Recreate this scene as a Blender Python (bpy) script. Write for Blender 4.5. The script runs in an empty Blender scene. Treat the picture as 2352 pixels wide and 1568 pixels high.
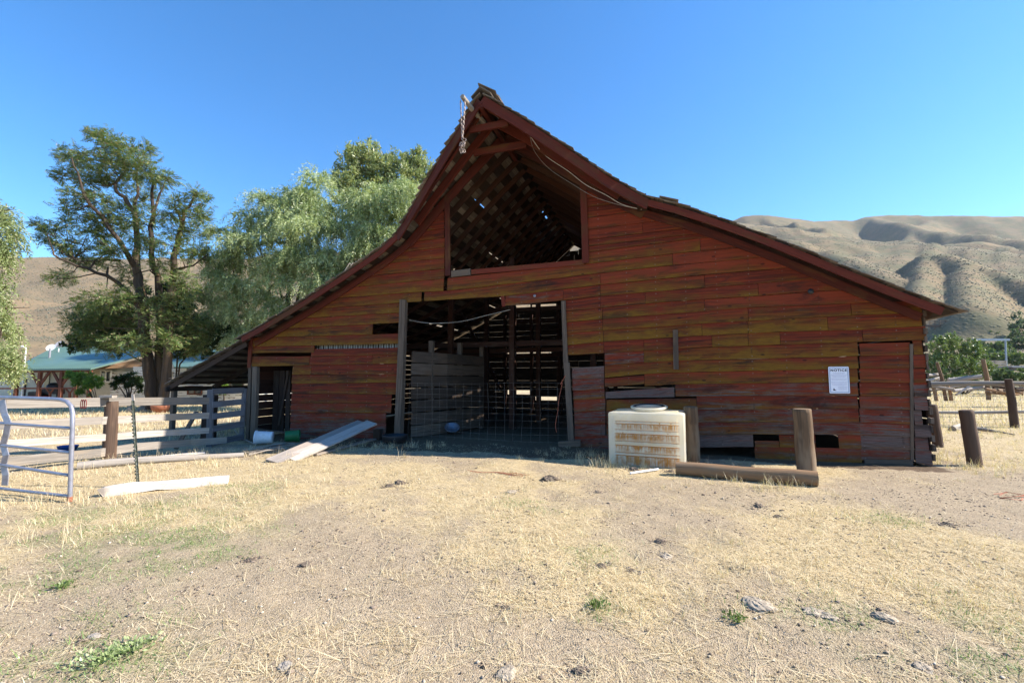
import bpy, math, random
import numpy as np
from mathutils import Vector, Matrix

random.seed(7)
RNG = np.random.default_rng(11)
scene = bpy.context.scene
COL = scene.collection

# ------------------------------------------------------------------ survey
# The photograph is measured in a 2352 x 1568 pixel grid; sight() turns a
# pixel into a direction so that every thing gets its own place on the ground.
F = 1045.0
TH = math.atan(86 / 1045.0)
EYE = np.array([0.0, 0.0, 1.6])
PHI = math.radians(18)
EX = np.array([math.cos(PHI), -math.sin(PHI), 0.0])      # along the barn front
EY = np.array([math.sin(PHI), math.cos(PHI), 0.0])       # into the barn


def sight(u, v):
    xc = (u - 1176) / F
    yc = -(v - 784) / F
    return np.array([xc, math.cos(TH) - yc * math.sin(TH), math.sin(TH) + yc * math.cos(TH)])


def at(u, v, Y):
    d = sight(u, v)
    return EYE + d * (Y / d[1])


def hash2(ix, iy, seed):
    h = (ix.astype(np.int64) * 374761393 + iy.astype(np.int64) * 668265263 + seed * 1442695041) & 0x7FFFFFFF
    h = ((h ^ (h >> 13)) * 1274126177) & 0x7FFFFFFF
    return ((h ^ (h >> 16)) & 0xFFFF) / 65535.0


def vnoise(x, y, seed=0):
    x = np.asarray(x, float); y = np.asarray(y, float)
    ix = np.floor(x); iy = np.floor(y)
    fx = x - ix; fy = y - iy
    fx = fx * fx * (3 - 2 * fx); fy = fy * fy * (3 - 2 * fy)
    a = hash2(ix, iy, seed); b = hash2(ix + 1, iy, seed)
    c = hash2(ix, iy + 1, seed); d = hash2(ix + 1, iy + 1, seed)
    return (a * (1 - fx) + b * fx) * (1 - fy) + (c * (1 - fx) + d * fx) * fy


def fbm(x, y, seed=0, octs=4):
    t = 0; amp = 0.5; tot = 0
    for o in range(octs):
        t = t + amp * vnoise(x, y, seed + o * 17); tot += amp
        amp *= 0.5; x = np.asarray(x) * 2.03; y = np.asarray(y) * 2.03
    return t / tot


def gz(x, y):
    """height of the yard"""
    x = np.asarray(x, float); y = np.asarray(y, float)
    z = 0.13 * np.exp(-(((x - 0.0) / 3.2) ** 2 + ((y - 12.0) / 2.6) ** 2))
    s = np.clip((-x - 4.5) / 3.5, 0, 1) * np.clip((y - 9.0) / 3.5, 0, 1)
    z = z - 0.16 * s
    near = np.clip(1 - np.hypot(x, y) / 40, 0, 1)
    z = z + near * (0.05 * (fbm(x * 0.9, y * 0.9, 3) - 0.5) + 0.024 * (fbm(x * 3.7, y * 3.7, 5) - 0.5)) + np.clip(1.2 - np.hypot(x, y) / 12, 0, 1) * (0.024 * (fbm(x * 8.5, y * 8.5, 9, 2) - 0.5) - 0.022 * np.clip(vnoise(x * 5.5, y * 5.5, 12) - .72, 0, 1) * 3)
    return z


def ground(u, v, dz=0.0):
    d = sight(u, v)
    z = 0.0
    for _ in range(6):
        t = (z - EYE[2]) / d[2]
        p = EYE + d * t
        z = float(gz(p[0], p[1]))
    return np.array([p[0], p[1], z + dz])


RC = EYE + sight(2142, 1072) * ((0.0 - 1.6) / sight(2142, 1072)[2])


def wall_raw(u, v, off=0.0):
    d = sight(u, v)
    t = np.dot(RC - EY * off - EYE, EY) / np.dot(d, EY)
    return EYE + d * t


S0 = np.dot(wall_raw(572, 1000) - RC, EX)
BARN0 = RC + EX * S0
BARN0[2] = 0.0
BLEN = -S0


def wl(u, v, off=0.0):
    """pixel -> (s, z) on the barn's front plane, moved 'off' metres forward"""
    p = wall_raw(u, v, off)
    return float(np.dot(p - BARN0, EX)), float(p[2])


def bl(s, y, z):
    """barn-local -> world"""
    p = BARN0 + EX * s + EY * y
    return np.array([p[0], p[1], z])


# ------------------------------------------------------------------ objects
def tag(o, label=None, cat=None, group=None, kind=None):
    if label: o['label'] = label
    if cat: o['category'] = cat
    if group: o['group'] = group
    if kind: o['kind'] = kind
    return o


def thing(name, label, cat, loc=(0, 0, 0), rz=0.0, group=None):
    o = bpy.data.objects.new(name, None)
    o.location = tuple(float(a) for a in loc); o.rotation_euler = (0, 0, rz)
    o.empty_display_size = 0.2
    COL.objects.link(o)
    return tag(o, label, cat, group)


def npmesh(name, V, faces, mat, parent=None, attrs=None, smooth=False):
    """faces: (m,k) array of one face size"""
    me = bpy.data.meshes.new(name)
    V = np.asarray(V, np.float32); faces = np.asarray(faces, np.int32)
    n, k = faces.shape
    me.vertices.add(len(V)); me.vertices.foreach_set('co', V.ravel())
    me.loops.add(n * k); me.loops.foreach_set('vertex_index', faces.ravel())
    me.polygons.add(n)
    me.polygons.foreach_set('loop_start', np.arange(0, n * k, k, dtype=np.int32))
    me.polygons.foreach_set('loop_total', np.full(n, k, np.int32))
    if smooth:
        me.polygons.foreach_set('use_smooth', np.ones(n, bool))
    me.update(calc_edges=True)
    for an, arr in (attrs or {}).items():
        a = me.attributes.new(an, 'FLOAT_VECTOR', 'POINT')
        a.data.foreach_set('vector', np.asarray(arr, np.float32).ravel())
    if mat is not None: me.materials.append(mat)
    o = bpy.data.objects.new(name, me); COL.objects.link(o)
    if parent is not None: o.parent = parent
    return o


def unit(v):
    v = np.asarray(v, float); n = np.linalg.norm(v)
    return v / n if n > 1e-9 else v


class MB:
    """collects shapes and links them as ONE mesh object"""
    def __init__(self):
        self.v = []; self.f = []; self.pu = []; self.tn = []; self.sm = []

    def add(self, verts, faces, pu, tone=(0, 0, 0), smooth=False):
        b = len(self.v)
        self.v += [tuple(map(float, p)) for p in verts]
        self.pu += [tuple(map(float, p)) for p in pu]
        self.tn += [tuple(map(float, tone))] * len(verts)
        for f in faces:
            self.f.append(tuple(b + i for i in f)); self.sm.append(smooth)

    def obox(self, c, ax, dims, tone=None, jit=0.0):
        """oriented box: axis 0 is the grain"""
        if tone is None: tone = (random.random(), random.random(), random.random())
        sd = random.random() * 40
        vs = []; pu = []
        for i in (-1, 1):
            for j in (-1, 1):
                for k in (-1, 1):
                    l = [i * dims[0] / 2, j * dims[1] / 2, k * dims[2] / 2]
                    p = np.asarray(c, float) + ax[0] * l[0] + ax[1] * l[1] + ax[2] * l[2]
                    if jit: p = p + np.array([random.uniform(-jit, jit) for _ in range(3)])
                    vs.append(p); pu.append((l[0] + sd, l[1] + l[2] * 0.7 + sd * 0.37, sd))
        self.add(vs, [(0, 1, 3, 2), (4, 6, 7, 5), (0, 4, 5, 1), (2, 3, 7, 6), (0, 2, 6, 4), (1, 5, 7, 3)], pu, tone)

    def box(self, x0, x1, y0, y1, z0, z1, tone=None, jit=0.0):
        d = [x1 - x0, y1 - y0, z1 - z0]
        I = np.eye(3); o = int(np.argmax(d))
        ax = [I[o], I[(o + 1) % 3], I[(o + 2) % 3]]
        dm = [d[o], d[(o + 1) % 3], d[(o + 2) % 3]]
        self.obox(((x0 + x1) / 2, (y0 + y1) / 2, (z0 + z1) / 2), ax, dm, tone, jit)

    def bar(self, p0, p1, w, t, up=(0, 0, 1), tone=None, jit=0.0):
        """board from p0 to p1; w measured along 'up', t across"""
        p0 = np.asarray(p0, float); p1 = np.asarray(p1, float)
        a = unit(p1 - p0); s = unit(np.cross(a, up)); u = np.cross(s, a)
        self.obox((p0 + p1) / 2, [a, u, s], [np.linalg.norm(p1 - p0), w, t], tone, jit)

    def strip(self, pts, w, t, up=(0, 0, 1), tone=None, jit=0.0):
        """a board following several points (slightly warped)"""
        if tone is None: tone = (random.random(), random.random(), random.random())
        sd = random.random() * 40
        pts = [np.asarray(p, float) for p in pts]; vs = []; pu = []; fs = []; L = 0
        for i, p in enumerate(pts):
            a = unit(pts[min(i + 1, len(pts) - 1)] - pts[max(i - 1, 0)])
            s = unit(np.cross(a, up)); u = np.cross(s, a)
            if i: L += np.linalg.norm(p - pts[i - 1])
            for (q, r) in ((-1, -1), (1, -1), (1, 1), (-1, 1)):
                vs.append(p + u * q * w / 2 + s * r * t / 2 + np.array([random.uniform(-jit, jit) for _ in range(3)]))
                pu.append((L + sd, q * w / 2 + r * t * 0.35 + sd * 0.37, sd))
        for i in range(len(pts) - 1):
            for k in range(4):
                a = i * 4 + k; b = i * 4 + (k + 1) % 4
                fs.append((a, b, b + 4, a + 4))
        fs.append((3, 2, 1, 0)); e = (len(pts) - 1) * 4
        fs.append((e, e + 1, e + 2, e + 3))
        self.add(vs, fs, pu, tone)

    def tube(self, pts, rad, n=8, tone=None, cap=True, smooth=True, rough=0.0):
        if tone is None: tone = (random.random(), random.random(), random.random())
        sd = random.random() * 40
        pts = [np.asarray(p, float) for p in pts]
        if not hasattr(rad, '__len__'): rad = [rad] * len(pts)
        vs = []; pu = []; fs = []; L = 0
        a0 = unit(pts[1] - pts[0])
        ref = np.array([0, 0, 1.0]) if abs(a0[2]) < 0.9 else np.array([1.0, 0, 0])
        s = unit(np.cross(a0, ref))
        for i, p in enumerate(pts):
            a = unit(pts[min(i + 1, len(pts) - 1)] - pts[max(i - 1, 0)])
            s = unit(s - a * np.dot(s, a)); u = np.cross(a, s)
            if i: L += np.linalg.norm(p - pts[i - 1])
            for k in range(n):
                an = 2 * math.pi * k / n
                r = rad[i] * (1 + (random.uniform(-rough, rough) if rough else 0))
                vs.append(p + s * math.cos(an) * r + u * math.sin(an) * r)
                pu.append((L + sd, abs(an - math.pi) * max(rad[i], .02) + sd * .37, sd))
        for i in range(len(pts) - 1):
            for k in range(n):
                b = (k + 1) % n
                fs.append((i * n + k, i * n + b, (i + 1) * n + b, (i + 1) * n + k))
        self.add(vs, fs, pu, tone, smooth)
        if cap:
            e = (len(pts) - 1) * n
            # caps get their own vertices so that the rim stays crisp
            self.add([vs[i] for i in range(n)], [tuple(range(n - 1, -1, -1))], [(pu[i][1], pu[i][1], sd) for i in range(n)], tone)
            self.add([vs[e + i] for i in range(n)], [tuple(range(n))], [(pu[i][1] + 3, pu[i][1], sd) for i in range(n)], tone)

    def lathe(self, prof, c, n=24, tone=None, smooth=True, axis=(0, 0, 1)):
        if tone is None: tone = (random.random(), random.random(), random.random())
        ax = unit(axis); ref = np.array([1.0, 0, 0]) if abs(ax[0]) < .9 else np.array([0, 1.0, 0])
        s = unit(np.cross(ax, ref)); u = np.cross(ax, s); c = np.asarray(c, float)
        vs = []; pu = []; fs = []
        for (r, z) in prof:
            for k in range(n):
                an = 2 * math.pi * k / n
                vs.append(c + ax * z + s * r * math.cos(an) + u * r * math.sin(an)); pu.append((an, z, r))
        for i in range(len(prof) - 1):
            for k in range(n):
                b = (k + 1) % n
                fs.append((i * n + k, i * n + b, (i + 1) * n + b, (i + 1) * n + k))
        self.add(vs, fs, pu, tone, smooth)

    def poly(self, pts, tone=None):
        if tone is None: tone = (random.random(), random.random(), random.random())
        self.add(pts, [tuple(range(len(pts)))], [(p[0], p[2], p[1]) for p in pts], tone)

    def prism(self, pts, ext, tone=None):
        if tone is None: tone = (random.random(), random.random(), random.random())
        n = len(pts); pts = [np.asarray(p, float) for p in pts]; ext = np.asarray(ext, float)
        vs = pts + [p + ext for p in pts]
        fs = [tuple(range(n - 1, -1, -1)), tuple(range(n, 2 * n))]
        fs += [(i, (i + 1) % n, n + (i + 1) % n, n + i) for i in range(n)]
        self.add(vs, fs, [(p[0], p[2], p[1]) for p in vs], tone)

    def build(self, name, mat, parent=None, loc=None, bevel=0.0):
        me = bpy.data.meshes.new(name)
        off = np.zeros(3) if loc is None else np.asarray(loc, float)
        me.from_pydata([tuple(np.asarray(p) - off) for p in self.v], [], self.f)
        me.polygons.foreach_set('use_smooth', np.array(self.sm, bool))
        for an, arr in (('pu', self.pu), ('tn', self.tn)):
            a = me.attributes.new(an, 'FLOAT_VECTOR', 'POINT')
            a.data.foreach_set('vector', np.asarray(arr, np.float32).ravel())
        me.materials.append(mat); me.update()
        o = bpy.data.objects.new(name, me); COL.objects.link(o)
        if loc is not None: o.location = tuple(off)
        if parent is not None: o.parent = parent
        if bevel:
            b = o.modifiers.new('bevel', 'BEVEL'); b.width = bevel; b.segments = 2; b.limit_method = 'ANGLE'
        return o


# ------------------------------------------------------------------ materials
class NT:
    def __init__(self, name):
        self.m = bpy.data.materials.new(name); self.m.use_nodes = True
        self.t = self.m.node_tree; self.t.nodes.clear()
        self.out = self.t.nodes.new('ShaderNodeOutputMaterial')

    def n(self, typ, **kw):
        nd = self.t.nodes.new('ShaderNode' + typ)
        for k, v in kw.items():
            if k.startswith('_'): setattr(nd, k[1:], v)
            else:
                key = k.replace('_', ' ')
                self.set(nd, key, v)
        return nd

    def set(self, nd, key, v):
        s = nd.inputs[int(key)] if key.isdigit() else nd.inputs[key]
        if isinstance(v, bpy.types.NodeSocket): self.t.links.new(v, s)
        else: s.default_value = v

    def attr(self, name):
        nd = self.t.nodes.new('ShaderNodeAttribute'); nd.attribute_name = name
        return nd.outputs['Vector']

    def sep(self, v):
        nd = self.t.nodes.new('ShaderNodeSeparateXYZ'); self.t.links.new(v, nd.inputs[0]); return nd.outputs

    def comb(self, x, y, z):
        nd = self.t.nodes.new('ShaderNodeCombineXYZ')
        for i, a in enumerate((x, y, z)): self.set(nd, str(i), a)
        return nd.outputs[0]

    def math(self, op, a, b=0.0, clamp=False):
        nd = self.t.nodes.new('ShaderNodeMath'); nd.operation = op; nd.use_clamp = clamp
        self.set(nd, '0', a); self.set(nd, '1', b); return nd.outputs[0]

    def vmul(self, v, s):
        nd = self.t.nodes.new('ShaderNodeVectorMath'); nd.operation = 'MULTIPLY'
        self.set(nd, '0', v); nd.inputs[1].default_value = s; return nd.outputs[0]

    def noise(self, vec, scale=1.0, detail=4.0, rough=0.6, dist=0.0):
        nd = self.t.nodes.new('ShaderNodeTexNoise')
        self.t.links.new(vec, nd.inputs['Vector'])
        nd.inputs['Scale'].default_value = scale; nd.inputs['Detail'].default_value = detail
        nd.inputs['Roughness'].default_value = rough; nd.inputs['Distortion'].default_value = dist
        return nd.outputs['Fac']

    def voro(self, vec, scale, feat='F1'):
        nd = self.t.nodes.new('ShaderNodeTexVoronoi'); nd.feature = feat
        self.t.links.new(vec, nd.inputs['Vector']); nd.inputs['Scale'].default_value = scale
        return nd.outputs['Distance'], nd.outputs.get('Color')

    def ramp(self, x, lo, hi, a=0.0, b=1.0):
        nd = self.t.nodes.new('ShaderNodeMapRange'); nd.clamp = True; nd.interpolation_type = 'SMOOTHSTEP'
        self.t.links.new(x, nd.inputs[0])
        nd.inputs[1].default_value = lo; nd.inputs[2].default_value = hi
        nd.inputs[3].default_value = a; nd.inputs[4].default_value = b
        return nd.outputs[0]

    def mix(self, f, a, b, mode='MIX'):
        nd = self.t.nodes.new('ShaderNodeMix'); nd.data_type = 'RGBA'; nd.blend_type = mode
        for k, v in ((0, f), (6, a), (7, b)):
            s = nd.inputs[k]
            if isinstance(v, bpy.types.NodeSocket): self.t.links.new(v, s)
            elif k == 0: s.default_value = v
            else: s.default_value = (v[0], v[1], v[2], 1)
        return nd.outputs[2]

    def bump(self, h, strength=0.5, dist=0.01):
        nd = self.t.nodes.new('ShaderNodeBump'); self.t.links.new(h, nd.inputs['Height'])
        nd.inputs['Strength'].default_value = strength; nd.inputs['Distance'].default_value = dist
        return nd.outputs[0]

    def geo(self):
        return self.t.nodes.new('ShaderNodeNewGeometry').outputs['Position']

    def objco(self):
        return self.t.nodes.new('ShaderNodeTexCoord').outputs['Object']

    def finish(self, color, rough=0.85, normal=None, metal=0.0, spec=0.3):
        p = self.t.nodes.new('ShaderNodeBsdfPrincipled')
        for k, v in (('Base Color', color), ('Roughness', rough), ('Metallic', metal), ('Specular IOR Level', spec)):
            s = p.inputs[k]
            if isinstance(v, bpy.types.NodeSocket): self.t.links.new(v, s)
            elif k == 'Base Color': s.default_value = (v[0], v[1], v[2], 1)
            else: s.default_value = v
        if normal is not None: self.t.links.new(normal, p.inputs['Normal'])
        self.t.links.new(p.outputs[0], self.out.inputs[0])
        return self.m


def mat_wood(name, c1, c2, c3=None, rough=0.85, grain=1.0, bump=0.6):
    """weathered wood: c1/c2 along the grain, c3 in patches; 'tn' shifts each board"""
    T = NT(name); pu = T.attr('pu'); tn = T.sep(T.attr('tn'))
    g1 = T.noise(T.vmul(pu, (1.3 * grain, 38 * grain, 1)), 1, 5, .65, .6)
    g2 = T.noise(T.vmul(pu, (5 * grain, 150 * grain, 1)), 1, 3, .6)
    lo = T.noise(T.vmul(pu, (1.1, 3, 1)), 1, 3, .6)
    f = T.ramp(T.math('ADD', g1, T.math('MULTIPLY', T.math('SUBTRACT', tn[0], .5), .35)), .32, .68)
    c = T.mix(f, c1, c2)
    c = T.mix(T.math('MULTIPLY', T.ramp(g2, .52, .75), .55), c, tuple(a * .35 for a in c1))
    if c3 is not None: c = T.mix(T.math('MULTIPLY', T.ramp(lo, .5, .68), .8), c, c3)
    v = T.math('ADD', .75, T.math('MULTIPLY', tn[1], .5))
    c = T.mix(1.0, c, T.comb(v, v, v), 'MULTIPLY')
    h = T.math('ADD', g1, T.math('MULTIPLY', g2, .6))
    return T.finish(c, rough, T.bump(h, bump, .006))


def mat_plain(name, c, rough=0.6, metal=0.0, var=0.15, scale=6.0, bump=0.0, spec=0.4, dirt=None):
    T = NT(name); p = T.objco()
    n = T.noise(p, scale, 5, .6)
    col = T.mix(T.ramp(n, .3, .7), tuple(a * (1 - var) for a in c), tuple(min(1, a * (1 + var)) for a in c))
    if dirt is not None:
        col = T.mix(T.math('MULTIPLY', T.ramp(T.noise(p, scale * .6, 6, .7), .5, .7), .8), col, dirt)
    return T.finish(col, rough, T.bump(n, bump, .01) if bump else None, metal, spec)


def mat_leaf(name, c1, c2, trans=0.35, c3=None, gloss=.45):
    T = NT(name); tn = T.sep(T.attr('tn'))
    c = T.mix(tn[0], c1, c2)
    if c3 is not None: c = T.mix(T.ramp(tn[1], .8, .95), c, c3)
    d = T.t.nodes.new('ShaderNodeBsdfPrincipled'); T.t.links.new(c, d.inputs['Base Color'])
    d.inputs['Roughness'].default_value = gloss; d.inputs['Specular IOR Level'].default_value = .35
    tr = T.t.nodes.new('ShaderNodeBsdfTranslucent')
    T.t.links.new(T.mix(1.0, c, (1.15, 1.2, .6), 'MULTIPLY'), tr.inputs[0])
    mx = T.t.nodes.new('ShaderNodeMixShader'); mx.inputs[0].default_value = trans
    T.t.links.new(d.outputs[0], mx.inputs[1]); T.t.links.new(tr.outputs[0], mx.inputs[2])
    T.t.links.new(mx.outputs[0], T.out.inputs[0])
    return T.m


def mat_siding():
    T = NT('weathered_red_siding'); pu = T.attr('pu'); tn = T.sep(T.attr('tn')); q = T.sep(pu)
    s, v, sd = q[0], q[1], q[2]
    streak = T.noise(T.vmul(pu, (.9, 9, 1.7)), 1, 6, .68, .5)
    fine = T.noise(T.vmul(pu, (6, 34, 1.7)), 1, 4, .65)
    wpos = T.vmul(T.geo(), (.75, .75, 1.15))
    blot = T.math('ADD', T.math('MULTIPLY', T.noise(T.vmul(pu, (1.1, .7, .33)), 1, 5, .62, .4), .45), T.math('MULTIPLY', T.noise(wpos, 1, 6, .65, .5), .55))
    blot2 = T.noise(T.vmul(pu, (2.6, 1.6, 2.1)), 1, 5, .66, .3)
    red = T.mix(T.ramp(streak, .34, .64), (.205, .027, .007), (.072, .012, .005))
    red = T.mix(T.math('MULTIPLY', T.ramp(tn[2], .55, 1.0), .55), red, (.25, .042, .014))
    red = T.mix(T.math('MULTIPLY', T.ramp(fine, .55, .8), .6), red, (.035, .009, .006))
    # lichen and bare, sun-browned wood gather towards the lower edge of a board
    L = T.math('ADD', T.math('ADD', tn[0], .07), T.math('MULTIPLY', T.math('SUBTRACT', .42, v), .62))
    L = T.math('ADD', L, T.math('MULTIPLY', T.math('SUBTRACT', blot, .5), 2.0))
    L = T.math('ADD', L, T.math('MULTIPLY', T.math('SUBTRACT', blot2, .5), 1.2))
    brown = T.mix(T.ramp(streak, .35, .65), (.175, .053, .007), (.070, .024, .005))
    c = T.mix(T.math('MULTIPLY', T.ramp(L, .08, .44), .9), red, brown)
    must = T.mix(T.ramp(fine, .35, .7), (.215, .098, .006), (.085, .041, .005))
    c = T.mix(T.math('MULTIPLY', T.ramp(L, .42, .80), .88), c, must)
    gn = T.math('ADD', T.math('ADD', tn[1], T.ramp(T.sep(T.geo())[2], .1, 1.7, .30, 0)), T.math('MULTIPLY', T.math('SUBTRACT', streak, .5), 1.7))
    gn = T.math('ADD', gn, T.math('MULTIPLY', T.math('SUBTRACT', blot2, .5), 1.0))
    c = T.mix(T.math('MULTIPLY', T.ramp(gn, .30, .72), .88), c, T.mix(T.ramp(fine, .3, .7), (.16, .120, .105), (.07, .048, .040)))
    # dark weather stains and knots
    c = T.mix(T.math('MULTIPLY', T.ramp(T.noise(T.vmul(pu, (.8, 1.1, .77)), 1, 5, .7, .6), .53, .70), .72), c, (.017, .009, .006))
    kd, _ = T.voro(T.vmul(pu, (1.7, .9, 3.1)), 1.0)
    c = T.mix(T.ramp(kd, .045, .09, .75, 0.0), c, (.02, .006, .005))
    # chipped pale flecks
    c = T.mix(T.math('MULTIPLY', T.ramp(T.noise(T.vmul(pu, (4, 9, 5)), 1, 4, .7), .69, .74), .55), c, (.22, .17, .15))
    # nail rows on the studs and the rust that runs from some of them
    fs_ = T.math('ABSOLUTE', T.math('SUBTRACT', T.math('FRACT', T.math('MULTIPLY', T.math('ADD', s, T.math('MULTIPLY', blot2, .03)), 1.62)), .5))
    nv = T.math('ABSOLUTE', T.math('SUBTRACT', T.math('ABSOLUTE', T.math('SUBTRACT', v, .5)), .3))
    nail = T.math('MULTIPLY', T.ramp(fs_, .010, .022, 1, 0), T.ramp(nv, .025, .06, 1, 0))
    c = T.mix(T.math('MULTIPLY', nail, T.ramp(blot, .4, .6, .1, .7)), c, (.22, .17, .145))
    run = T.math('MULTIPLY', T.ramp(fs_, .008, .04, 1, 0), T.ramp(blot2, .52, .66))
    c = T.mix(T.math('MULTIPLY', run, .45), c, (.035, .012, .006))
    h = T.math('ADD', streak, T.math('MULTIPLY', fine, .7))
    return T.finish(c, .82, T.bump(h, .7, .006), spec=.25)

M = {}
M['siding'] = mat_siding()
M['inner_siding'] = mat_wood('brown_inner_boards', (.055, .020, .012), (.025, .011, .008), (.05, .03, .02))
M['red_wood'] = mat_wood('faded_red_wood', (.125, .020, .009), (.050, .010, .006), (.09, .038, .011))
M['old_wood'] = mat_wood('silvered_old_wood', (.135, .098, .072), (.058, .040, .029), (.10, .065, .042))
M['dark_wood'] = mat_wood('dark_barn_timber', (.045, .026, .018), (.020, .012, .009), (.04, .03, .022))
M['inner_wood'] = mat_wood('brown_rafter_wood', (.075, .026, .013), (.035, .014, .009), (.06, .032, .02))
M['shingle'] = mat_wood('grey_cedar_shingle', (.25, .205, .165), (.105, .085, .068), (.16, .115, .08))
M['fence_wood'] = mat_wood('grey_fence_plank', (.37, .325, .28), (.20, .175, .15), (.30, .24, .18))
M['pale_wood'] = mat_wood('bleached_board', (.42, .37, .33), (.26, .225, .20), (.36, .29, .23))
M['white_paint_wood'] = mat_wood('white_painted_beam', (.74, .72, .69), (.46, .43, .40), (.28, .22, .17), grain=.6, bump=1.0)
M['post_wood'] = mat_wood('tan_round_post', (.25, .150, .078), (.075, .045, .026), (.20, .145, .095), grain=.42, bump=1.0)
M['log_wood'] = mat_wood('brown_peeled_log', (.25, .145, .075), (.085, .05, .03), (.22, .16, .105), grain=.5, bump=1.0)
M['bark'] = mat_wood('furrowed_bark', (.085, .060, .042), (.032, .023, .017), (.12, .065, .022), grain=.35, bump=1.0)
M['pale_bark'] = mat_wood('grey_branch', (.34, .29, .24), (.2, .17, .14))
M['galv'] = mat_plain('galvanised_pipe', (.27, .27, .32), .42, .45, .12, 14, spec=.5, dirt=(.20, .18, .18))
M['bluegrey'] = mat_wood('blue_grey_gate_board', (.15, .142, .15), (.085, .08, .085), (.12, .105, .10))
M['tin'] = mat_plain('corrugated_tin', (.20, .20, .20), .5, .4, .3, 5)
M['wire'] = mat_plain('rusty_wire', (.30, .26, .23), .6, .5, .3, 20)
M['brightwire'] = mat_plain('pale_wire', (.55, .51, .46), .6, .0, .2, 20)
M['chain'] = mat_plain('rusty_chain', (.34, .27, .24), .5, .3, .3, 30)
M['dark_post'] = mat_wood('dark_brown_post', (.095, .057, .038), (.036, .024, .018), (.13, .085, .058), grain=.45, bump=1.0)
M['strap'] = mat_plain('dark_red_strap', (.16, .02, .02), .8, 0, .2, 30)
M['twine'] = mat_plain('orange_twine', (.42, .12, .065), .8, 0, .2, 30)
M['white_plastic'] = mat_plain('white_plastic', (.72, .72, .74), .45, 0, .06, 8, dirt=(.5, .47, .42))
M['green_plastic'] = mat_plain('green_plastic', (.010, .12, .035), .45, 0, .1, 8)
M['blue_plastic'] = mat_plain('blue_plastic', (.008, .06, .26), .4, 0, .1, 8)
M['black'] = mat_plain('black_metal', (.02, .02, .022), .5, 0, .2, 8)
M['tub'] = mat_plain('grey_metal_tub', (.12, .14, .18), .35, .4, .2, 12)
M['steel_post'] = mat_plain('green_steel_post', (.055, .065, .05), .6, .3, .4, 40, dirt=(.3, .3, .3))
M['rock'] = mat_plain('dry_clod', (.125, .095, .07), .95, 0, .4, 30, .8)
M['paledung'] = mat_plain('bleached_dung', (.33, .27, .20), .95, 0, .4, 22, 1.0, dirt=(.17, .13, .09))
M['stone'] = mat_plain('grey_stone', (.25, .22, .19), .9, 0, .3, 20, .8)
M['terracotta'] = mat_plain('terracotta', (.30, .11, .06), .8, 0, .15, 12)
M['roofgreen'] = mat_plain('green_metal_roof', (.085, .150, .122), .45, .0, .06, 1.2, spec=.5)
M['porchwood'] = mat_wood('red_brown_porch_wood', (.22, .075, .04), (.11, .04, .025))
M['glass'] = mat_plain('dark_window_glass', (.03, .035, .04), .08, 0, .1, 2, spec=.8)
M['whitepaint'] = mat_plain('white_paint', (.72, .70, .66), .6, 0, .06, 6)
M['cream'] = mat_plain('cream_wall', (.55, .50, .40), .8, 0, .07, 3)
M['redplastic'] = mat_plain('dark_red_plastic', (.20, .015, .02), .5, 0, .1, 6)
M['dish'] = mat_plain('pale_grey_dish', (.62, .62, .62), .5, 0, .05, 5)
M['bluesteel'] = mat_plain('pale_blue_steel', (.20, .25, .31), .5, .2, .1, 4)
M['dishdark'] = mat_plain('dark_grey_dish', (.22, .22, .25), .5, 0, .05, 5)
M['signwhite'] = mat_plain('white_sign_enamel', (.78, .78, .86), .4, 0, .03, 6)
M['signink'] = mat_plain('black_sign_ink', (.012, .012, .03), .5, 0, .1, 6)
M['signfaint'] = mat_plain('faded_sign_print', (.42, .42, .55), .5, 0, .1, 6)
M['signborder'] = mat_plain('blue_grey_sign_border', (.36, .42, .56), .5, 0, .05, 6)


def mat_peel():
    T = NT('peeling_white_clapboard'); p = T.objco(); q = T.sep(p)
    row = T.math('FRACT', T.math('MULTIPLY', q[2], 5.2))
    n = T.noise(T.vmul(p, (.9, .9, 7)), 1, 5, .65)
    n2 = T.noise(T.vmul(p, (2.2, 2.2, 11)), 1, 4, .6)
    c = T.mix(T.ramp(n, .35, .7), (.72, .70, .66), (.58, .55, .50))
    pe = T.math('ADD', n2, T.math('MULTIPLY', T.math('SUBTRACT', .5, row), .22))
    c = T.mix(T.ramp(pe, .575, .62), c, (.16, .105, .07))
    c = T.mix(T.ramp(row, .0, .07, .7, 0), c, (.08, .06, .05))
    return T.finish(c, .8, T.bump(row, .5, .02))
M['peel'] = mat_peel()


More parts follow.
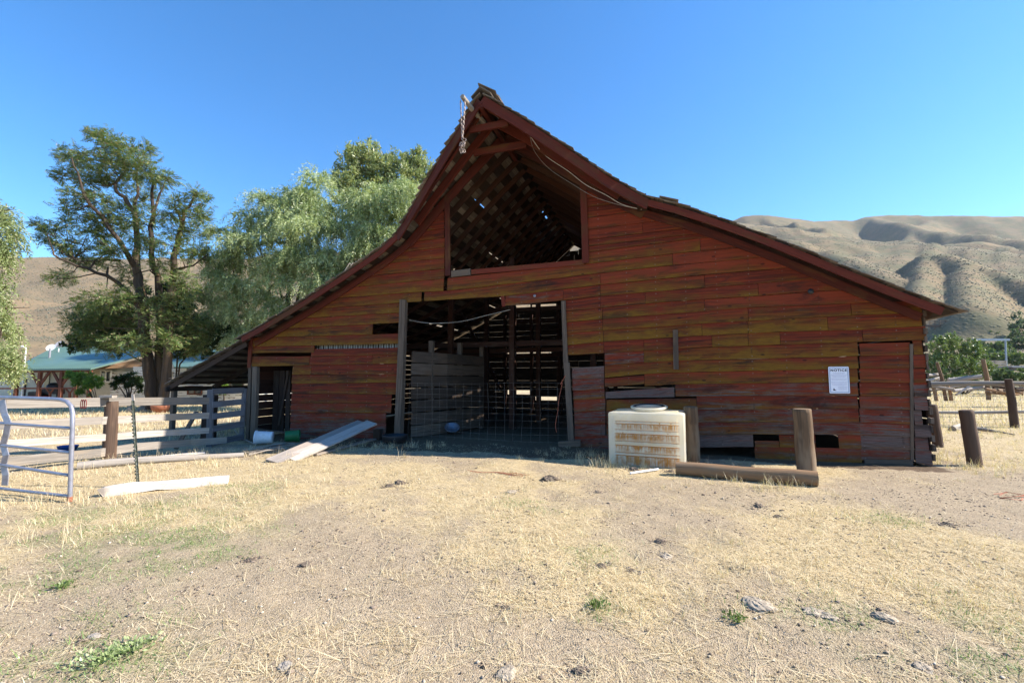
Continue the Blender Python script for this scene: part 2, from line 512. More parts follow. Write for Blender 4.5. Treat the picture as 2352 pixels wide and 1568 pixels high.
def mat_tank():
    T = NT('stained_poly_tank'); q = T.sep(T.attr('pu'))       # along the face, height, face id (1 = front)
    x, z, face = q[0], q[1], q[2]
    streak = T.noise(T.comb(T.math('MULTIPLY', x, 34), T.math('MULTIPLY', z, 1.6), 0), 1, 4, .65)
    broad = T.noise(T.comb(T.math('MULTIPLY', x, 6.5), T.math('MULTIPLY', z, 5), 3.0), 1, 4, .6, .6)
    stain = None
    for zl, ln, a in ((.835, .015, .55), (.785, .15, .95), (.675, .02, .6), (.60, .16, 1.0), (.47, .02, .6), (.385, .16, 1.0), (.255, .02, .7), (.20, .30, 1.0)):
        d = T.math('SUBTRACT', zl, T.math('ADD', z, T.math('MULTIPLY', T.math('SUBTRACT', broad, .5), .02)))
        run = T.math('MULTIPLY', T.ramp(d, 0, .004), T.ramp(d, ln * .35, ln * 1.05, 1, 0))
        run = T.math('MULTIPLY', run, T.ramp(T.math('ADD', T.math('MULTIPLY', streak, .85), T.math('MULTIPLY', broad, .75)), .58, .95))
        line = T.math('MULTIPLY', T.ramp(T.math('ABSOLUTE', d), .004, .012, 1, 0), T.ramp(broad, .22, .42))
        t = T.math('MULTIPLY', T.math('MAXIMUM', run, line), a)
        stain = t if stain is None else T.math('MAXIMUM', stain, t)
    blob = T.math('MULTIPLY', T.ramp(T.math('ABSOLUTE', T.math('SUBTRACT', z, .625)), .012, .045, 1, 0), T.ramp(broad, .5, .62))
    blob2 = T.math('MULTIPLY', T.ramp(T.math('ABSOLUTE', T.math('SUBTRACT', z, .80)), .008, .035, 1, 0), T.ramp(broad, .58, .66))
    stain = T.math('MAXIMUM', stain, T.math('MAXIMUM', blob, blob2))
    side = T.math('MULTIPLY', T.ramp(x, .10, .16), T.ramp(x, 1.24, 1.29, 1, 0))
    stain = T.math('MULTIPLY', T.math('MULTIPLY', stain, T.ramp(face, .7, .9)), side)
    base = T.mix(T.ramp(broad, .3, .7), (.95, .90, .77), (.93, .86, .68))
    rust = T.mix(T.ramp(streak, .3, .7), (.42, .13, .008), (.74, .33, .03))
    c = T.mix(T.math('MULTIPLY', stain, .93), base, rust)
    d = T.t.nodes.new('ShaderNodeBsdfPrincipled'); T.t.links.new(c, d.inputs['Base Color']); d.inputs['Roughness'].default_value = .5
    tr = T.t.nodes.new('ShaderNodeBsdfTranslucent'); T.t.links.new(c, tr.inputs[0])
    mx = T.t.nodes.new('ShaderNodeMixShader'); mx.inputs[0].default_value = .62
    T.t.links.new(d.outputs[0], mx.inputs[1]); T.t.links.new(tr.outputs[0], mx.inputs[2])
    T.t.links.new(mx.outputs[0], T.out.inputs[0])
    return T.m
M['tank'] = mat_tank()

# ------------------------------------------------------------------ barn
barn = thing('red_barn', 'weathered red gambrel-like barn with open hay door and wide flared roof', 'barn', BARN0, -PHI)
DEPTH = 10.0
# roof profile along the front (s, z of the roof's upper face)
PROF = [(-0.15, 2.78), (0.40, 2.98), (2.24, 3.80), (3.64, 4.50), (4.57, 4.98), (5.25, 5.42), (6.1, 6.28), (6.95, 7.07), (7.86, 7.86),
        (8.75, 7.28), (9.6, 6.66), (10.5, 5.98), (11.2, 5.54), (11.95, 5.24), (12.7, 4.88), (13.85, 4.27), (14.9, 3.66), (16.05, 3.02), (16.42, 2.84)]
PS = np.array([p[0] for p in PROF]); PZ = np.array([p[1] for p in PROF])


def roofz(s):
    return float(np.interp(s, PS, PZ))


def hang(s):
    """how far the roof reaches forward of the wall: a hay hood at the peak"""
    return float(np.interp(s, [-1, 5.0, 7.86, 11.3, 17], [.45, .48, 1.62, .5, .45]))


# courses of siding: traced lines between the boards, pixel polylines
LINES = {
    -8: [(1100, 420), (1345, 397), (1480, 385)],
    -7: [(1100, 441), (1345, 418), (1480, 405)],
    -6: [(980, 470), (1021, 466), (1345, 437), (1480, 425)],
    -5: [(980, 490), (1021, 486), (1349, 456), (1480, 441)],
    -4: [(960, 512), (1021, 505), (1349, 476), (1426, 467), (1600, 448)],
    -3: [(945, 535), (1021, 525), (1349, 501), (1457, 487), (1600, 470)],
    -2: [(945, 556), (1021, 546), (1352, 528), (1476, 512), (1650, 490)],
    -1: [(904, 581.5), (1021, 568), (1352, 551), (1570, 525), (1650, 517)],
    0: [(855, 608), (1021, 593), (1352, 566), (1570, 541), (1700, 528)],
    1: [(816, 637), (1021, 617), (1363, 578), (1608, 547), (1720, 536)],
    2: [(773, 662), (1020, 640), (1363, 604.5), (1545, 583), (1718, 566.6), (1790, 560)],
    3: [(740, 687), (969, 670), (1028, 668), (1363, 629), (1545, 609), (1791, 588)],
    4: [(702, 710), (969, 692), (1157, 680), (1294, 664), (1379, 654), (1618, 631), (1857, 611)],
    5: [(670, 732), (919, 718), (1161, 703), (1294, 690), (1379, 679.5), (1482, 671), (1741, 651), (1910, 638)],
    6: [(600, 757), (857, 744), (919, 741), (1297, 715), (1383, 706.8), (1482, 697), (1618, 687), (1741, 679.5), (1861, 670), (1984, 663)],
    7: [(560, 777), (588, 775), (917, 766), (1298, 740), (1383, 732.6), (1618, 714), (1718, 706), (1954, 697), (2126, 689)],
    8: [(560, 796), (586, 795.6), (914, 789), (1300, 766), (1386, 758), (1612, 742.6), (1718, 736.6), (1957, 724), (2126, 718)],
    9: [(560, 818), (712, 817.6), (914, 812), (1302, 793), (1386, 784), (1635, 769), (1791, 761.5), (1980, 756.5), (2133, 748)],
    10: [(560, 841), (668, 840), (715, 838), (917, 834), (1307, 815), (1389, 811), (1479, 805), (1635, 796), (1791, 791), (1970, 785), (2133, 781)],
    11: [(560, 861), (674, 860), (914, 858.6), (1313, 844), (1389, 840), (1480, 832), (1548, 828), (1952, 818), (2133, 813)],
    12: [(560, 881), (671, 880.6), (914, 877.7), (1313, 870), (1389, 867), (1480, 858.7), (1548, 855), (1952, 846), (2133, 845)],
    13: [(560, 902), (671, 902.6), (914, 905.5), (1318, 897), (1389, 893), (1551, 881.5), (1756, 879), (1952, 877.6), (2136, 878)],
    14: [(560, 925), (669, 925.4), (914, 926), (1318, 918), (1392, 913), (1551, 910), (1782, 907.5), (1952, 909), (2137, 910)],
    15: [(560, 946), (668, 946.5), (914, 948), (1320, 945), (1392, 941), (1600, 940), (1952, 937.5), (2092, 941), (2140, 942)],
    16: [(560, 968), (668, 968.5), (914, 970), (1320, 972), (1392, 970), (1600, 969), (1952, 969), (2092, 974), (2140, 975)],
    17: [(560, 990), (665, 990.5), (785, 993.4), (914, 993), (1320, 999), (1600, 997), (1730, 996), (1873, 997), (1977, 998), (2095, 1002), (2140, 1003)],
    18: [(560, 1011), (665, 1010), (914, 1012), (1320, 1025), (1603, 1026), (1730, 1025), (1952, 1029), (2095, 1032), (2140, 1034)],
    19: [(560, 1030), (665, 1026), (914, 1030), (1320, 1052), (1600, 1054), (1864, 1061), (1980, 1062), (2095, 1060), (2140, 1069)],
}
UU = np.arange(420, 2300, 20.0)
LZ = {}
for k, pl in LINES.items():
    us = [p[0] for p in pl]; vs = [p[1] for p in pl]
    sz = [wl(u, float(np.interp(u, us, vs))) for u in UU if us[0] - 30 <= u <= us[-1] + 30]
    LZ[k] = (np.array([a for a, b in sz]), np.array([b for a, b in sz]))


def lz(k, s):
    return float(np.interp(s, LZ[k][0], LZ[k][1]))


def s_of(k, u):
    v = np.interp(u, [p[0] for p in LINES[k]], [p[1] for p in LINES[k]])
    v2 = np.interp(u, [p[0] for p in LINES[k + 1]], [p[1] for p in LINES[k + 1]])
    return wl(u, (v + v2) / 2)[0]


def rake(k, left):
    """where line k meets the underside of the roof"""
    lo, hi = (0.0, 7.9) if left else (16.14, 7.9)
    for _ in range(40):
        m = (lo + hi) / 2
        if roofz(m) - .16 > lz(k, m): hi = m
        else: lo = m
    return m


def plank(mb, k, u0, u1, lic, gry, vt=0.0, vb=0.0, yo=0.0, wob=.004, red=None):
    g = .004
    if u0 == 'L':
        a0, b0 = (rake(k, True), rake(k + 1, True))
    elif u0 == 'W': a0 = b0 = 0.0
    else: a0 = b0 = s_of(k, u0) + g
    if u1 == 'R':
        a1, b1 = (rake(k, False), rake(k + 1, False))
    elif u1 == 'E': a1 = b1 = BLEN + random.uniform(-.05, .05)
    else: a1 = b1 = s_of(k, u1) - g
    n = max(2, int(abs(b1 - b0) / .35) + 1)
    if yo == 0.0: yo = random.uniform(-.004, .004)
    tone = (.29 + .80 * (lic - .26) + random.uniform(-.07, .07), gry + random.uniform(-.08, .08), random.random() if red is None else red)
    sd = random.random() * 30
    vs = []; pu = []; fs = []
    for i in range(n + 1):
        t = i / n
        st = a0 + (a1 - a0) * t; sb = b0 + (b1 - b0) * t
        zt = lz(k, st) - .0055 - vt + random.uniform(-wob, wob) * .6
        zb = lz(k + 1, sb) - .001 + vb + random.uniform(-wob, wob)
        if zt < zb + .01: zt = zb + .01
        y1 = -.010 + yo + random.uniform(-.002, .002); y2 = -.034 + yo + random.uniform(-.003, .003)
        zm = zb * .5 + zt * .5
        for (p, vv) in (((st, y1, zt), 1.0), (((st + sb) / 2, (y1 + y2) / 2, zm), .5), ((sb, y2, zb), 0.0), ((sb, y2 + .022, zb), 0.0), ((st, y1 + .022, zt), 1.0)):
            vs.append(p); pu.append((p[0], vv, sd))
    for i in range(n):
        for j in range(5):
            a = i * 5 + j; b = i * 5 + (j + 1) % 5
            fs.append((a, b, b + 5, a + 5))
    fs.append((4, 3, 2, 1, 0)); e = n * 5
    fs.append((e, e + 1, e + 2, e + 3, e + 4))
    mb.add(vs, fs, pu, tone)


wall = MB()
# row: list of (from, to, lichen, grey [, top drop, bottom rise])
ROWS = {
    -7: [(1345, 'R', -.1, .0)],
    -6: [(1345, 'R', -.1, .05)],
    -5: [('L', 1021, -.1, .12), (1346, 'R', -.1, .0)],
    -4: [('L', 1021, -.1, .12), (1348, 'R', -.15, .02)],
    -3: [('L', 1021, .0, .05), (1349, 'R', -.15, .05)],
    -2: [('L', 1022, .0, .05), (1351, 1476, -.15, .0), (1476, 'R', -.15, .05)],
    -1: [('L', 1022, .12, .0), (1352, 'R', -.1, .05)],
    0: [('L', 1022, .30, .0), (1352, 'R', .0, .0)],
    1: [('L', 1022, .40, .0), (1346, 1608, .22, .0), (1608, 'R', -.1, .0)],
    2: [('L', 1020, .45, .0), (1028, 1545, .40, .0), (1545, 'R', -.12, .0)],
    3: [('L', 969, .42, .0), (975, 1379, .45, .05), (1379, 'R', .10, .0)],
    4: [('L', 919, .42, .0), (1161, 1294, .15, .30), (1294, 1379, -.05, .1), (1379, 1618, .22, .0), (1618, 'R', -.05, .02)],
    5: [('L', 919, .38, .0), (1296, 1379, .0, .12), (1379, 1482, -.02, .15), (1482, 1741, .06, .05), (1741, 'R', -.05, .02)],
    6: [('L', 857, .45, .0), (1297, 1384, .32, .0), (1384, 1618, .38, .0), (1618, 'R', .08, .0)],
    7: [('W', 917, .40, .0), (1298, 1384, .0, .05), (1384, 1718, .36, .0), (1718, 1954, .36, .0), (1954, 'E', .40, .0)],
    8: [('W', 723, .42, .0, 0, .10), (716, 914, .0, .1, .10, -.02), (1300, 1386, .50, .0), (1386, 1612, .56, .0), (1612, 1718, .50, .05), (1718, 1900, .74, .0), (1900, 'E', .40, .0)],
    9: [('W', 712, .48, .0), (712, 856, .05, .05), (856, 917, .40, .0), (1302, 1387, .12, .05), (1387, 1479, .0, .05), (1479, 1635, .02, .05), (1635, 1718, .6, .0), (1718, 1791, .72, .0), (1791, 1980, .22, .05), (1980, 'E', .28, .08)],
    10: [(673, 716, .35, .05), (716, 914, .0, .05), (1389, 1479, -.1, .42), (1479, 1970, .50, .0), (2096, 'E', .30, .05)],
    11: [(671, 914, .32, .0), (1314, 1388, .0, .62), (1389, 1970, .42, .05), (2096, 'E', .15, .1)],
    12: [(671, 914, .05, .1), (1315, 1388, .0, .55), (1389, 1480, .10, .25, .02, .05), (1480, 1970, .36, .05), (2096, 'E', .15, .18)],
    13: [(670, 900, .03, .12), (1317, 1389, .0, .38), (1391, 1549, .02, .62, .06, -.01), (1551, 1970, .25, .42), (2097, 'E', .0, .45)],
    14: [(669, 900, .03, .1), (1318, 1391, .0, .30), (1393, 1600, .35, .18, .04, 0), (1600, 1970, .28, .25), (2098, 'E', .0, .5)],
    15: [(668, 887, .02, .15), (1319, 1391, .0, .35), (1393, 1600, .25, .2), (1600, 1972, .38, .30), (2098, 2117, .0, .55), ],
    16: [(668, 887, .03, .12), (1320, 1391, .0, .25), (1393, 1600, .25, .2), (1600, 1975, .42, .15), (2099, 'E', .0, .6)],
    17: [(666, 884, .05, .2), (1320, 1600, .05, .25), (1602, 1730, .0, .55), (1789, 1873, .38, .1), (1925, 1977, .35, .1), (2100, 'E', .0, .45)],
    18: [(665, 884, .1, .2), (1320, 1600, .1, .25), (1733, 1978, .42, .15, -.005), (2101, 'E', .05, .3)],
}
for k, segs in ROWS.items():
    for sg in segs:
        vt = sg[4] if len(sg) > 4 else 0; vb = sg[5] if len(sg) > 5 else 0
        plank(wall, k, sg[0], sg[1], sg[2], sg[3], vt, vb)
# the split strip above the broken boards, and the low piece right of the hole
plank(wall, 17, 1733, 1789, .45, .1, .13, 0)
wall.build('front_wall', M['siding'], barn)

# side door: boards flush with the wall, framed by dark gaps
sd_ = MB()
for k in range(10, 19):
    plank(sd_, k, 1974, 2091, .16 if k in (10, 11, 12) else .06, .12 if k < 14 else .28, .03 if k == 10 else 0, .04 if k == 18 else 0, yo=.012)
sd_.build('side_door', M['siding'], barn)
tr = MB()
a = wl(2092, 790); b = wl(2094, 1058)
tr.bar((a[0], -.012, a[1]), (b[0], -.012, b[1]), .05, .03, up=(1, 0, 0))
a = wl(1984, 1062); b = wl(2094, 1064)
tr.bar((a[0], -.02, a[1] + .02), (b[0], -.02, b[1] + .02), .10, .05)
tr.build('door_trim', M['old_wood'], barn)

# frieze boards on the wall under the roof and barge boards at its edge
fr = MB()
for side in (0, 1):
    ss = np.linspace(.12, 5.3, 13) if side == 0 else np.linspace(11.1, 16.1, 12)
    fr.strip([(s, -.052, roofz(s) - .25) for s in ss], .16, .025, jit=.003)
ss = np.linspace(5.2, 7.86, 8); fr.strip([(s, -.055, roofz(s) - .25) for s in ss], .24, .03, jit=.003)
ss = np.linspace(7.86, 11.2, 9); fr.strip([(s, -.055, roofz(s) - .25) for s in ss], .24, .03, jit=.003)
fr.build('frieze_board', M['red_wood'], barn)
bb = MB()
for lo, hi in ((.05, 5.15), (5.15, 7.84), (7.88, 11.3), (11.3, 16.25)):
    ss = np.linspace(lo, hi, 10)
    w = .14 if hi > 11.4 or lo < 1 else .22
    bb.strip([(s, -hang(s) + .03, roofz(s) - .06 - w / 2) for s in ss], w, .035, jit=.004)
bb.build('barge_board', M['red_wood'], barn)

# roof: courses of shingles over spaced boards over rafters
sh = MB(); bd = MB(); rf = MB()


def seg_iter():
    for i in range(len(PROF) - 1):
        yield i, np.array([PROF[i][0], 0, PROF[i][1]]), np.array([PROF[i + 1][0], 0, PROF[i + 1][1]])


# arc length param
ARC = np.concatenate([[0], np.cumsum(np.hypot(np.diff(PS), np.diff(PZ)))])


def on_roof(a):
    s = np.interp(a, ARC, PS); z = np.interp(a, ARC, PZ)
    s2 = np.interp(a + .05, ARC, PS); z2 = np.interp(a + .05, ARC, PZ)
    s1 = np.interp(a - .05, ARC, PS); z1 = np.interp(a - .05, ARC, PZ)
    t = unit(np.array([s2 - s1, 0, z2 - z1])); nrm = np.array([-t[2], 0, t[0]])
    return np.array([s, 0, z]), t, nrm


APEX = float(np.interp(7.86, PS, ARC))
random.seed(21)
a = .1
holes = {(random.randrange(10, 95), random.randrange(1, 9)) for _ in range(34)}
ci = 0
while a < ARC[-1]:
    p, t, nrm = on_roof(a)
    if abs(a - APEX) < .06: a += .1; continue
    down = -1 if a < APEX else 1
    y = -hang(p[0]) - random.uniform(-.03, .05)
    j = 0
    while y < DEPTH + .3:
        L = random.uniform(.7, 1.5)
        y2 = min(y + L, DEPTH + .3)
        if 8.10 < p[0] < 8.50:        # a patch of lost shingles on the right slope
            if y < 6.30 < y2: y2 = 6.30
            elif 6.29 < y < 6.9: y = 6.90; y2 = 7.6
        if (ci, j) not in holes or y < 0.4:
            tilt = random.uniform(.025, .06)
            tt = unit(t * down + nrm * tilt)
            nn = np.cross(np.array([0, 1.0, 0]), tt)
            sh.obox(p + nrm * (.010 + random.uniform(0, .006)) + t * down * .06 + np.array([0, (y + y2) / 2, 0]), [np.array([0, 1.0, 0]), tt, nn],
                    [y2 - y - .004, .34 + random.uniform(-.02, .03), .012], jit=.003)
        y = y2; j += 1
    # spaced board under every second course
    if ci % 3 == 0:
        y0 = -hang(p[0]) + .05
        for ya, yb in (((y0, 6.30), (6.90, DEPTH)) if 8.10 < p[0] < 8.50 else ((y0, DEPTH),)):
            bd.obox(p - nrm * .022 + np.array([0, (ya + yb) / 2, 0]), [np.array([0, 1.0, 0]), t, nrm], [yb - ya, .29 + random.uniform(-.03, .03), .022], jit=.004)
    a += .195; ci += 1
# loose shingles and curled tin along the right edge
for s, l, up in ((11.7, .4, .02),):
    p, t, nrm = on_roof(float(np.interp(s, PS, ARC)))
    sh.obox(p + nrm * (.05 + up * .5) + np.array([0, -hang(s) + .05, 0]), [unit(t + nrm * up * 2), np.array([0, 1.0, 0]), unit(nrm - t * up * 2)], [l, .25, .012])
roof = sh.build('roof', M['shingle'], barn)
bd.build('sheathing', M['dark_wood'], roof)
# ridge cap: two curled tin pieces
rc = MB()
p, t, nrm = on_roof(APEX)
for dx, dz, y0, y1 in ((-.12, -.03, -1.6, DEPTH), (.13, -.06, -1.65, DEPTH)):
    rc.obox((7.86 + dx, (y0 + y1) / 2, 7.93 + dz), [np.array([0, 1.0, 0]), unit(np.array([1, 0, -.75 if dx > 0 else .95])), unit(np.array([.75 if dx > 0 else -.95, 0, 1]))], [y1 - y0, .30, .02])
rc.obox((7.93, -1.30, 8.02), [unit((.55, .2, -.25)), unit((-.2, 1, .1)), unit((.25, 0, .9))], [.40, .50, .03], jit=.02)
rc.obox((8.05, -1.15, 8.03), [unit((.6, .1, -.55)), unit((-.1, 1, .1)), unit((.55, 0, .8))], [.34, .36, .02], jit=.02)
rc.build('ridge_cap', M['shingle'], roof)

# rafters of the upper roof, every 0.62 m back into the barn, and of the low side roofs
ypos = [0.03 + .64 * i for i in range(16)]
for i, y in enumerate(ypos):
    for lo, hi in ((5.0, 7.82), (7.90, 11.3)):
        ss = np.linspace(lo, hi, 5)
        rf.strip([(s, y, roofz(s) - .125) for s in ss], .15, .05, jit=.004)
    if i % 2 == 0:
        for lo, hi in ((-.05, 5.0), (11.3, 16.3)):
            ss = np.linspace(lo, hi, 5)
            rf.strip([(s, y + .03, roofz(s) - .12) for s in ss], .14, .05, jit=.004)
rf.build('rafter', M['inner_wood'], roof)
# hay hood: forward rafters, collar pieces
hd = MB()
for fr_, w in ((.45, .20), (.82, .14)):
    for lo, hi in ((5.6, 7.80), (7.92, 10.7)):
        ss = np.linspace(lo, hi, 5)
        hd.strip([(s, -hang(s) * fr_, roofz(s) - .08 - w / 2) for s in ss], w, .06)
hd.bar((7.45, -1.25, 7.26), (8.38, -1.25, 7.26), .15, .05)
hd.bar((7.30, -.62, 7.05), (8.62, -.62, 7.05), .17, .05)
hd.bar((7.86, -1.6, 7.58), (7.86, 1.0, 7.58), .14, .10)
hd.build('hay_hood', M['red_wood'], barn)
hb = MB()
hb.tube([(7.72, -1.05, 7.50), (7.62, -1.6, 7.57), (7.58, -1.95, 7.61)], [.058, .055, .05], 10)
hb.build('hoist_beam', M['fence_wood'], barn)

# hay door jambs and sill
jb = MB()
a = wl(1013, 450); b = wl(1024, 655)
p0 = wl(1034, 452); p1 = wl(1036, 625)
jb.bar((p0[0] - .06, -.05, p0[1] + .02), (p1[0] - .06, -.05, p1[1] - .10), .14, .05, up=(1, 0, 0))
jb.build('hay_door_jamb', M['red_wood'], barn); jb = MB()
p0 = wl(1334, 388); p1 = wl(1341, 600)
jb.bar((p0[0] + .05, -.05, p0[1] + .12), (p1[0] + .05, -.05, p1[1] - .06), .15, .05, up=(1, 0, 0))
jb.build('hay_door_jamb', M['red_wood'], barn)
sl = MB()
p0 = wl(1038, 630); p1 = wl(1082, 625); p2 = wl(1344, 601)
sl.bar((p0[0], -.02, p0[1]), (p1[0], -.02, p1[1]), .16, .06)
sl.build('hay_door_sill', M['old_wood'], barn)
s2 = MB()
for i in range(1):
    p1 = wl(1084, 621); p2 = wl(1342, 598)
    s2.bar((p1[0], -.02, p1[1] - .05), (p2[0], -.02, p2[1] - .05), .12, .055)
s2.build('hay_door_sill', M['red_wood'], barn)
# fill behind the sill between rows
bk = MB()
p1 = wl(1030, 645); p2 = wl(1346, 612)
bk.bar((p1[0], .05, p1[1] - .02), (p2[0], .05, p2[1] - .02), .40, .03)
bk.build('inner_board', M['dark_wood'], barn)
# corner trim and posts
cp = MB()
p0 = wl(580, 772); p1 = wl(577, 838)
cp.bar((p0[0], -.05, p0[1]), (p1[0] - .02, -.05, p1[1] - .08), .12, .04, up=(1, 0, 0))
cp.build('corner_board', M['red_wood'], barn)
cp = MB()
for u0, v0, u1, v1, w in ((577, 838, 570, 1015, .11), (588, 842, 582, 1014, .17)):
    p0 = wl(u0, v0); p1 = wl(u1, v1)
    cp.strip([(p0[0], .0, p0[1]), ((p0[0] + p1[0]) / 2 + .015, .0, (p0[1] + p1[1]) / 2), (p1[0], .0, p1[1] - .15)], w, .10, up=(1, 0, 0))
cp.build('corner_post', M['old_wood'], barn)
dp = MB()
p0 = wl(930, 690); p1 = wl(927, 800); p2 = wl(918, 1012)
dp.strip([(p0[0], -.05, p0[1]), (p1[0], -.06, p1[1]), (p2[0], -.05, p2[1] - .1)], .17, .14, up=(1, 0, 0), jit=.012)
dp.build('door_post', M['old_wood'], barn)
dp = MB()
p0 = wl(1295, 692); p1 = wl(1301, 845); p2 = wl(1313, 1012)
dp.strip([(p0[0], -.02, p0[1]), (p1[0], -.03, p1[1])], .10, .10, up=(1, 0, 0))
dp.strip([(p1[0] + .02, -.06, p1[1] + .12), (p2[0], -.06, p2[1])], .13, .06, up=(1, 0, 0))
dp.build('door_post', M['old_wood'], barn)
dp = MB()
p0 = wl(1155, 680); p1 = wl(1158, 702)
dp.bar((p0[0], -.01, p0[1]), (p1[0], -.01, p1[1] - .02), .09, .05, up=(1, 0, 0))
dp.build('header_block', M['red_wood'], barn)
th_ = MB()
p0 = wl(1287, 1016); p1 = wl(1336, 1013)
th_.bar((p0[0], -.14, p0[1] - .02), (p1[0], -.14, p1[1] - .02), .13, .14)
th_.build('footing_block', M['old_wood'], barn)
# grey batten nailed across the boards, patches
bt = MB()
p0 = wl(1551, 758); p1 = wl(1553, 848)
bt.bar((p0[0], -.05, p0[1]), (p1[0], -.05, p1[1]), .105, .025, up=(1, 0, 0))
bt.build('nailed_batten', M['old_wood'], barn)
hk = MB()
p0 = wl(1861, 670)
hk.lathe([(0, 0), (.055, 0), (.055, .006), (0, .006)], (p0[0], -.036, p0[1]), 14, axis=(0, -1, 0))
hk.build('knot_hole', M['black'], barn)
mb_ = MB()
p0 = wl(1229, 680)
mb_.lathe([(0, .02), (.03, .018), (.035, 0)], (p0[0], -.04, p0[1]), 12, axis=(0, -1, 0))
mb_.build('round_knob', M['galv'], barn)
# pulley hook and small white block at the flare on the right
pk = MB()
p0 = wl(1474, 470); p1 = wl(1474, 488)
pk.box(p0[0] - .09, p0[0] + .12, -.35, -.05, p1[1], p1[1] + .05)
pk.bar((p0[0] + .08, -.2, p1[1] + .03), (p0[0] + .08, -.2, p0[1] + .16), .05, .05, up=(1, 0, 0))
pk.bar((p0[0] - .55, -.08, p0[1] + .16), (p0[0], -.08, p0[1] - .06), .05, .03)
pk.build('pulley_bracket', M['dark_wood'], barn)

# small door on the left: opening with loose vertical boards behind
vb_ = MB()
for u0, u1, w in ((604, 600, .20), (618, 614, .20), (632, 629, .16), (652, 650, .13)):
    p0 = wl(u0, 850); p1 = wl(u1, 985)
    dy = .5
    vb_.bar((p0[0] * 1.0, dy, p0[1]), (p1[0], dy, p1[1] - .12), w, .03, up=(1, 0, 0))
p0 = wl(635, 850); p1 = wl(612, 980)
vb_.bar((p0[0], .45, p0[1]), (p1[0], .45, p1[1]), .07, .03, up=(1, 0, 0))
vb_.build('stable_door', M['dark_wood'], barn)
tn_ = MB()
p0 = wl(722, 795); p1 = wl(915, 802)
for i in range(34):
    x = p0[0] + (p1[0] - p0[0]) * i / 33
    tn_.box(x - .025, x + .025, .12 + (i % 2) * .012, .13 + (i % 2) * .012, p1[1] - .15, p0[1] + .05)
tn_.build('tin_patch', M['tin'], barn)

# back and side walls of plain boards with gaps that let daylight through
bw = MB()


def bpt(u, v):
    return wl(u, v, -DEPTH)


gaps = []          # (s0, s1, z0, z1)
for u0, v0, u1, v1 in ((1167, 699, 1218, 710), (1222, 697, 1277, 713), (1166, 802.5, 1222, 816.5), (1224, 806, 1266, 816), (1166, 896, 1222, 905), (1230, 911, 1280, 918.5),
                       (1305, 500, 1325, 518), (1309, 571, 1328, 577)):
    a = bpt(u0, v1); b = bpt(u1, v0); gaps.append((a[0], b[0], a[1], b[1]))
slits = []
for v in (731, 743.5, 759.6, 771, 788, 802, 830, 844.4, 873.6, 888.4, 548, 565, 593):
    slits.append(bpt(1225, v)[1])
slits = sorted(slits)
edges = [0.0]
z = 0.0
while z < 7.8:
    nx = [q for q in slits if z + .12 < q < z + .38]
    z = nx[0] if nx else z + .25
    edges.append(z)
random.seed(5)
for i in range(len(edges) - 1):
    z0, z1 = edges[i], edges[i + 1]
    zm = (z0 + z1) / 2
    PRF = PZ - .09
    xat = lambda zz, left: (0.0 if zz < roofz(0.0) - .09 else float(np.interp(zz, PRF[:9], PS[:9]))) if left else (BLEN if zz < roofz(BLEN) - .09 else float(np.interp(-zz, -PRF[8:], PS[8:])))
    x0, x1 = xat(z1, True), xat(z1, False)
    if z1 > 7.7: continue
    if x1 < x0 + .2: continue
    zz0 = z0 + (.005 if any(abs(z0 - q) < .02 for q in slits) and 4.5 < x1 else .0015)
    cuts = [g for g in gaps if g[2] < z1 - .02 and g[3] > z0 + .02]
    xs = [x0] + sorted(random.uniform(x0, x1) for _ in range(3)) + [x1]
    for j in range(len(xs) - 1):
        pieces = [(xs[j], xs[j + 1])]
        for g in cuts:
            npcs = []
            for (a, b) in pieces:
                if g[1] <= a or g[0] >= b: npcs.append((a, b)); continue
                if g[0] > a: npcs.append((a, g[0]))
                if g[1] < b: npcs.append((g[1], b))
            pieces = npcs
        for a, b in pieces:
            if b - a > .03: bw.box(a + .002, b - .002, DEPTH, DEPTH + .024, zz0, z1, jit=.003)
    for left, xt in ((True, x0), (False, x1)):      # slanted board ends under the roof
        xb = xat(zz0, left)
        if abs(xb - xt) > .02: bw.prism([(xb, DEPTH, zz0), (xt, DEPTH, zz0), (xt, DEPTH, z1)], (0, .022, 0))
    for g in cuts:      # what is left of a board above and below a hole
        if z1 - g[3] > .03: bw.box(g[0], g[1], DEPTH, DEPTH + .024, g[3], z1)
        if g[2] - z0 > .03: bw.box(g[0], g[1], DEPTH, DEPTH + .024, z0, g[2])
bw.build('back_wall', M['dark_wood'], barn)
for x in (0.0, BLEN):
    sw = MB()
    z = 0.02; top = roofz(x) - .14
    while z < top:
        h = random.uniform(.19, .25)
        y = .04
        while y < DEPTH:
            y2 = min(DEPTH, y + random.uniform(1.5, 4))
            xo = random.uniform(-.008, .008)
            sw.box(x - .012 + xo, x + .012 + xo, y + .003, y2 - .003, z + .003, min(z + h, top) - random.choice((.003, .004, .012)), jit=.004)
            y = y2
        z += h
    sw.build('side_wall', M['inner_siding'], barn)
# ragged board ends at the right corner
ce = MB()
for i in range(17):
    z = .12 + i * .165
    ce.box(BLEN + .005, BLEN + .03 + random.uniform(0, .03), -.045, .07, z, z + random.uniform(.10, .155), jit=.008)
ce.build('corner_end_boards', M['old_wood'], barn)
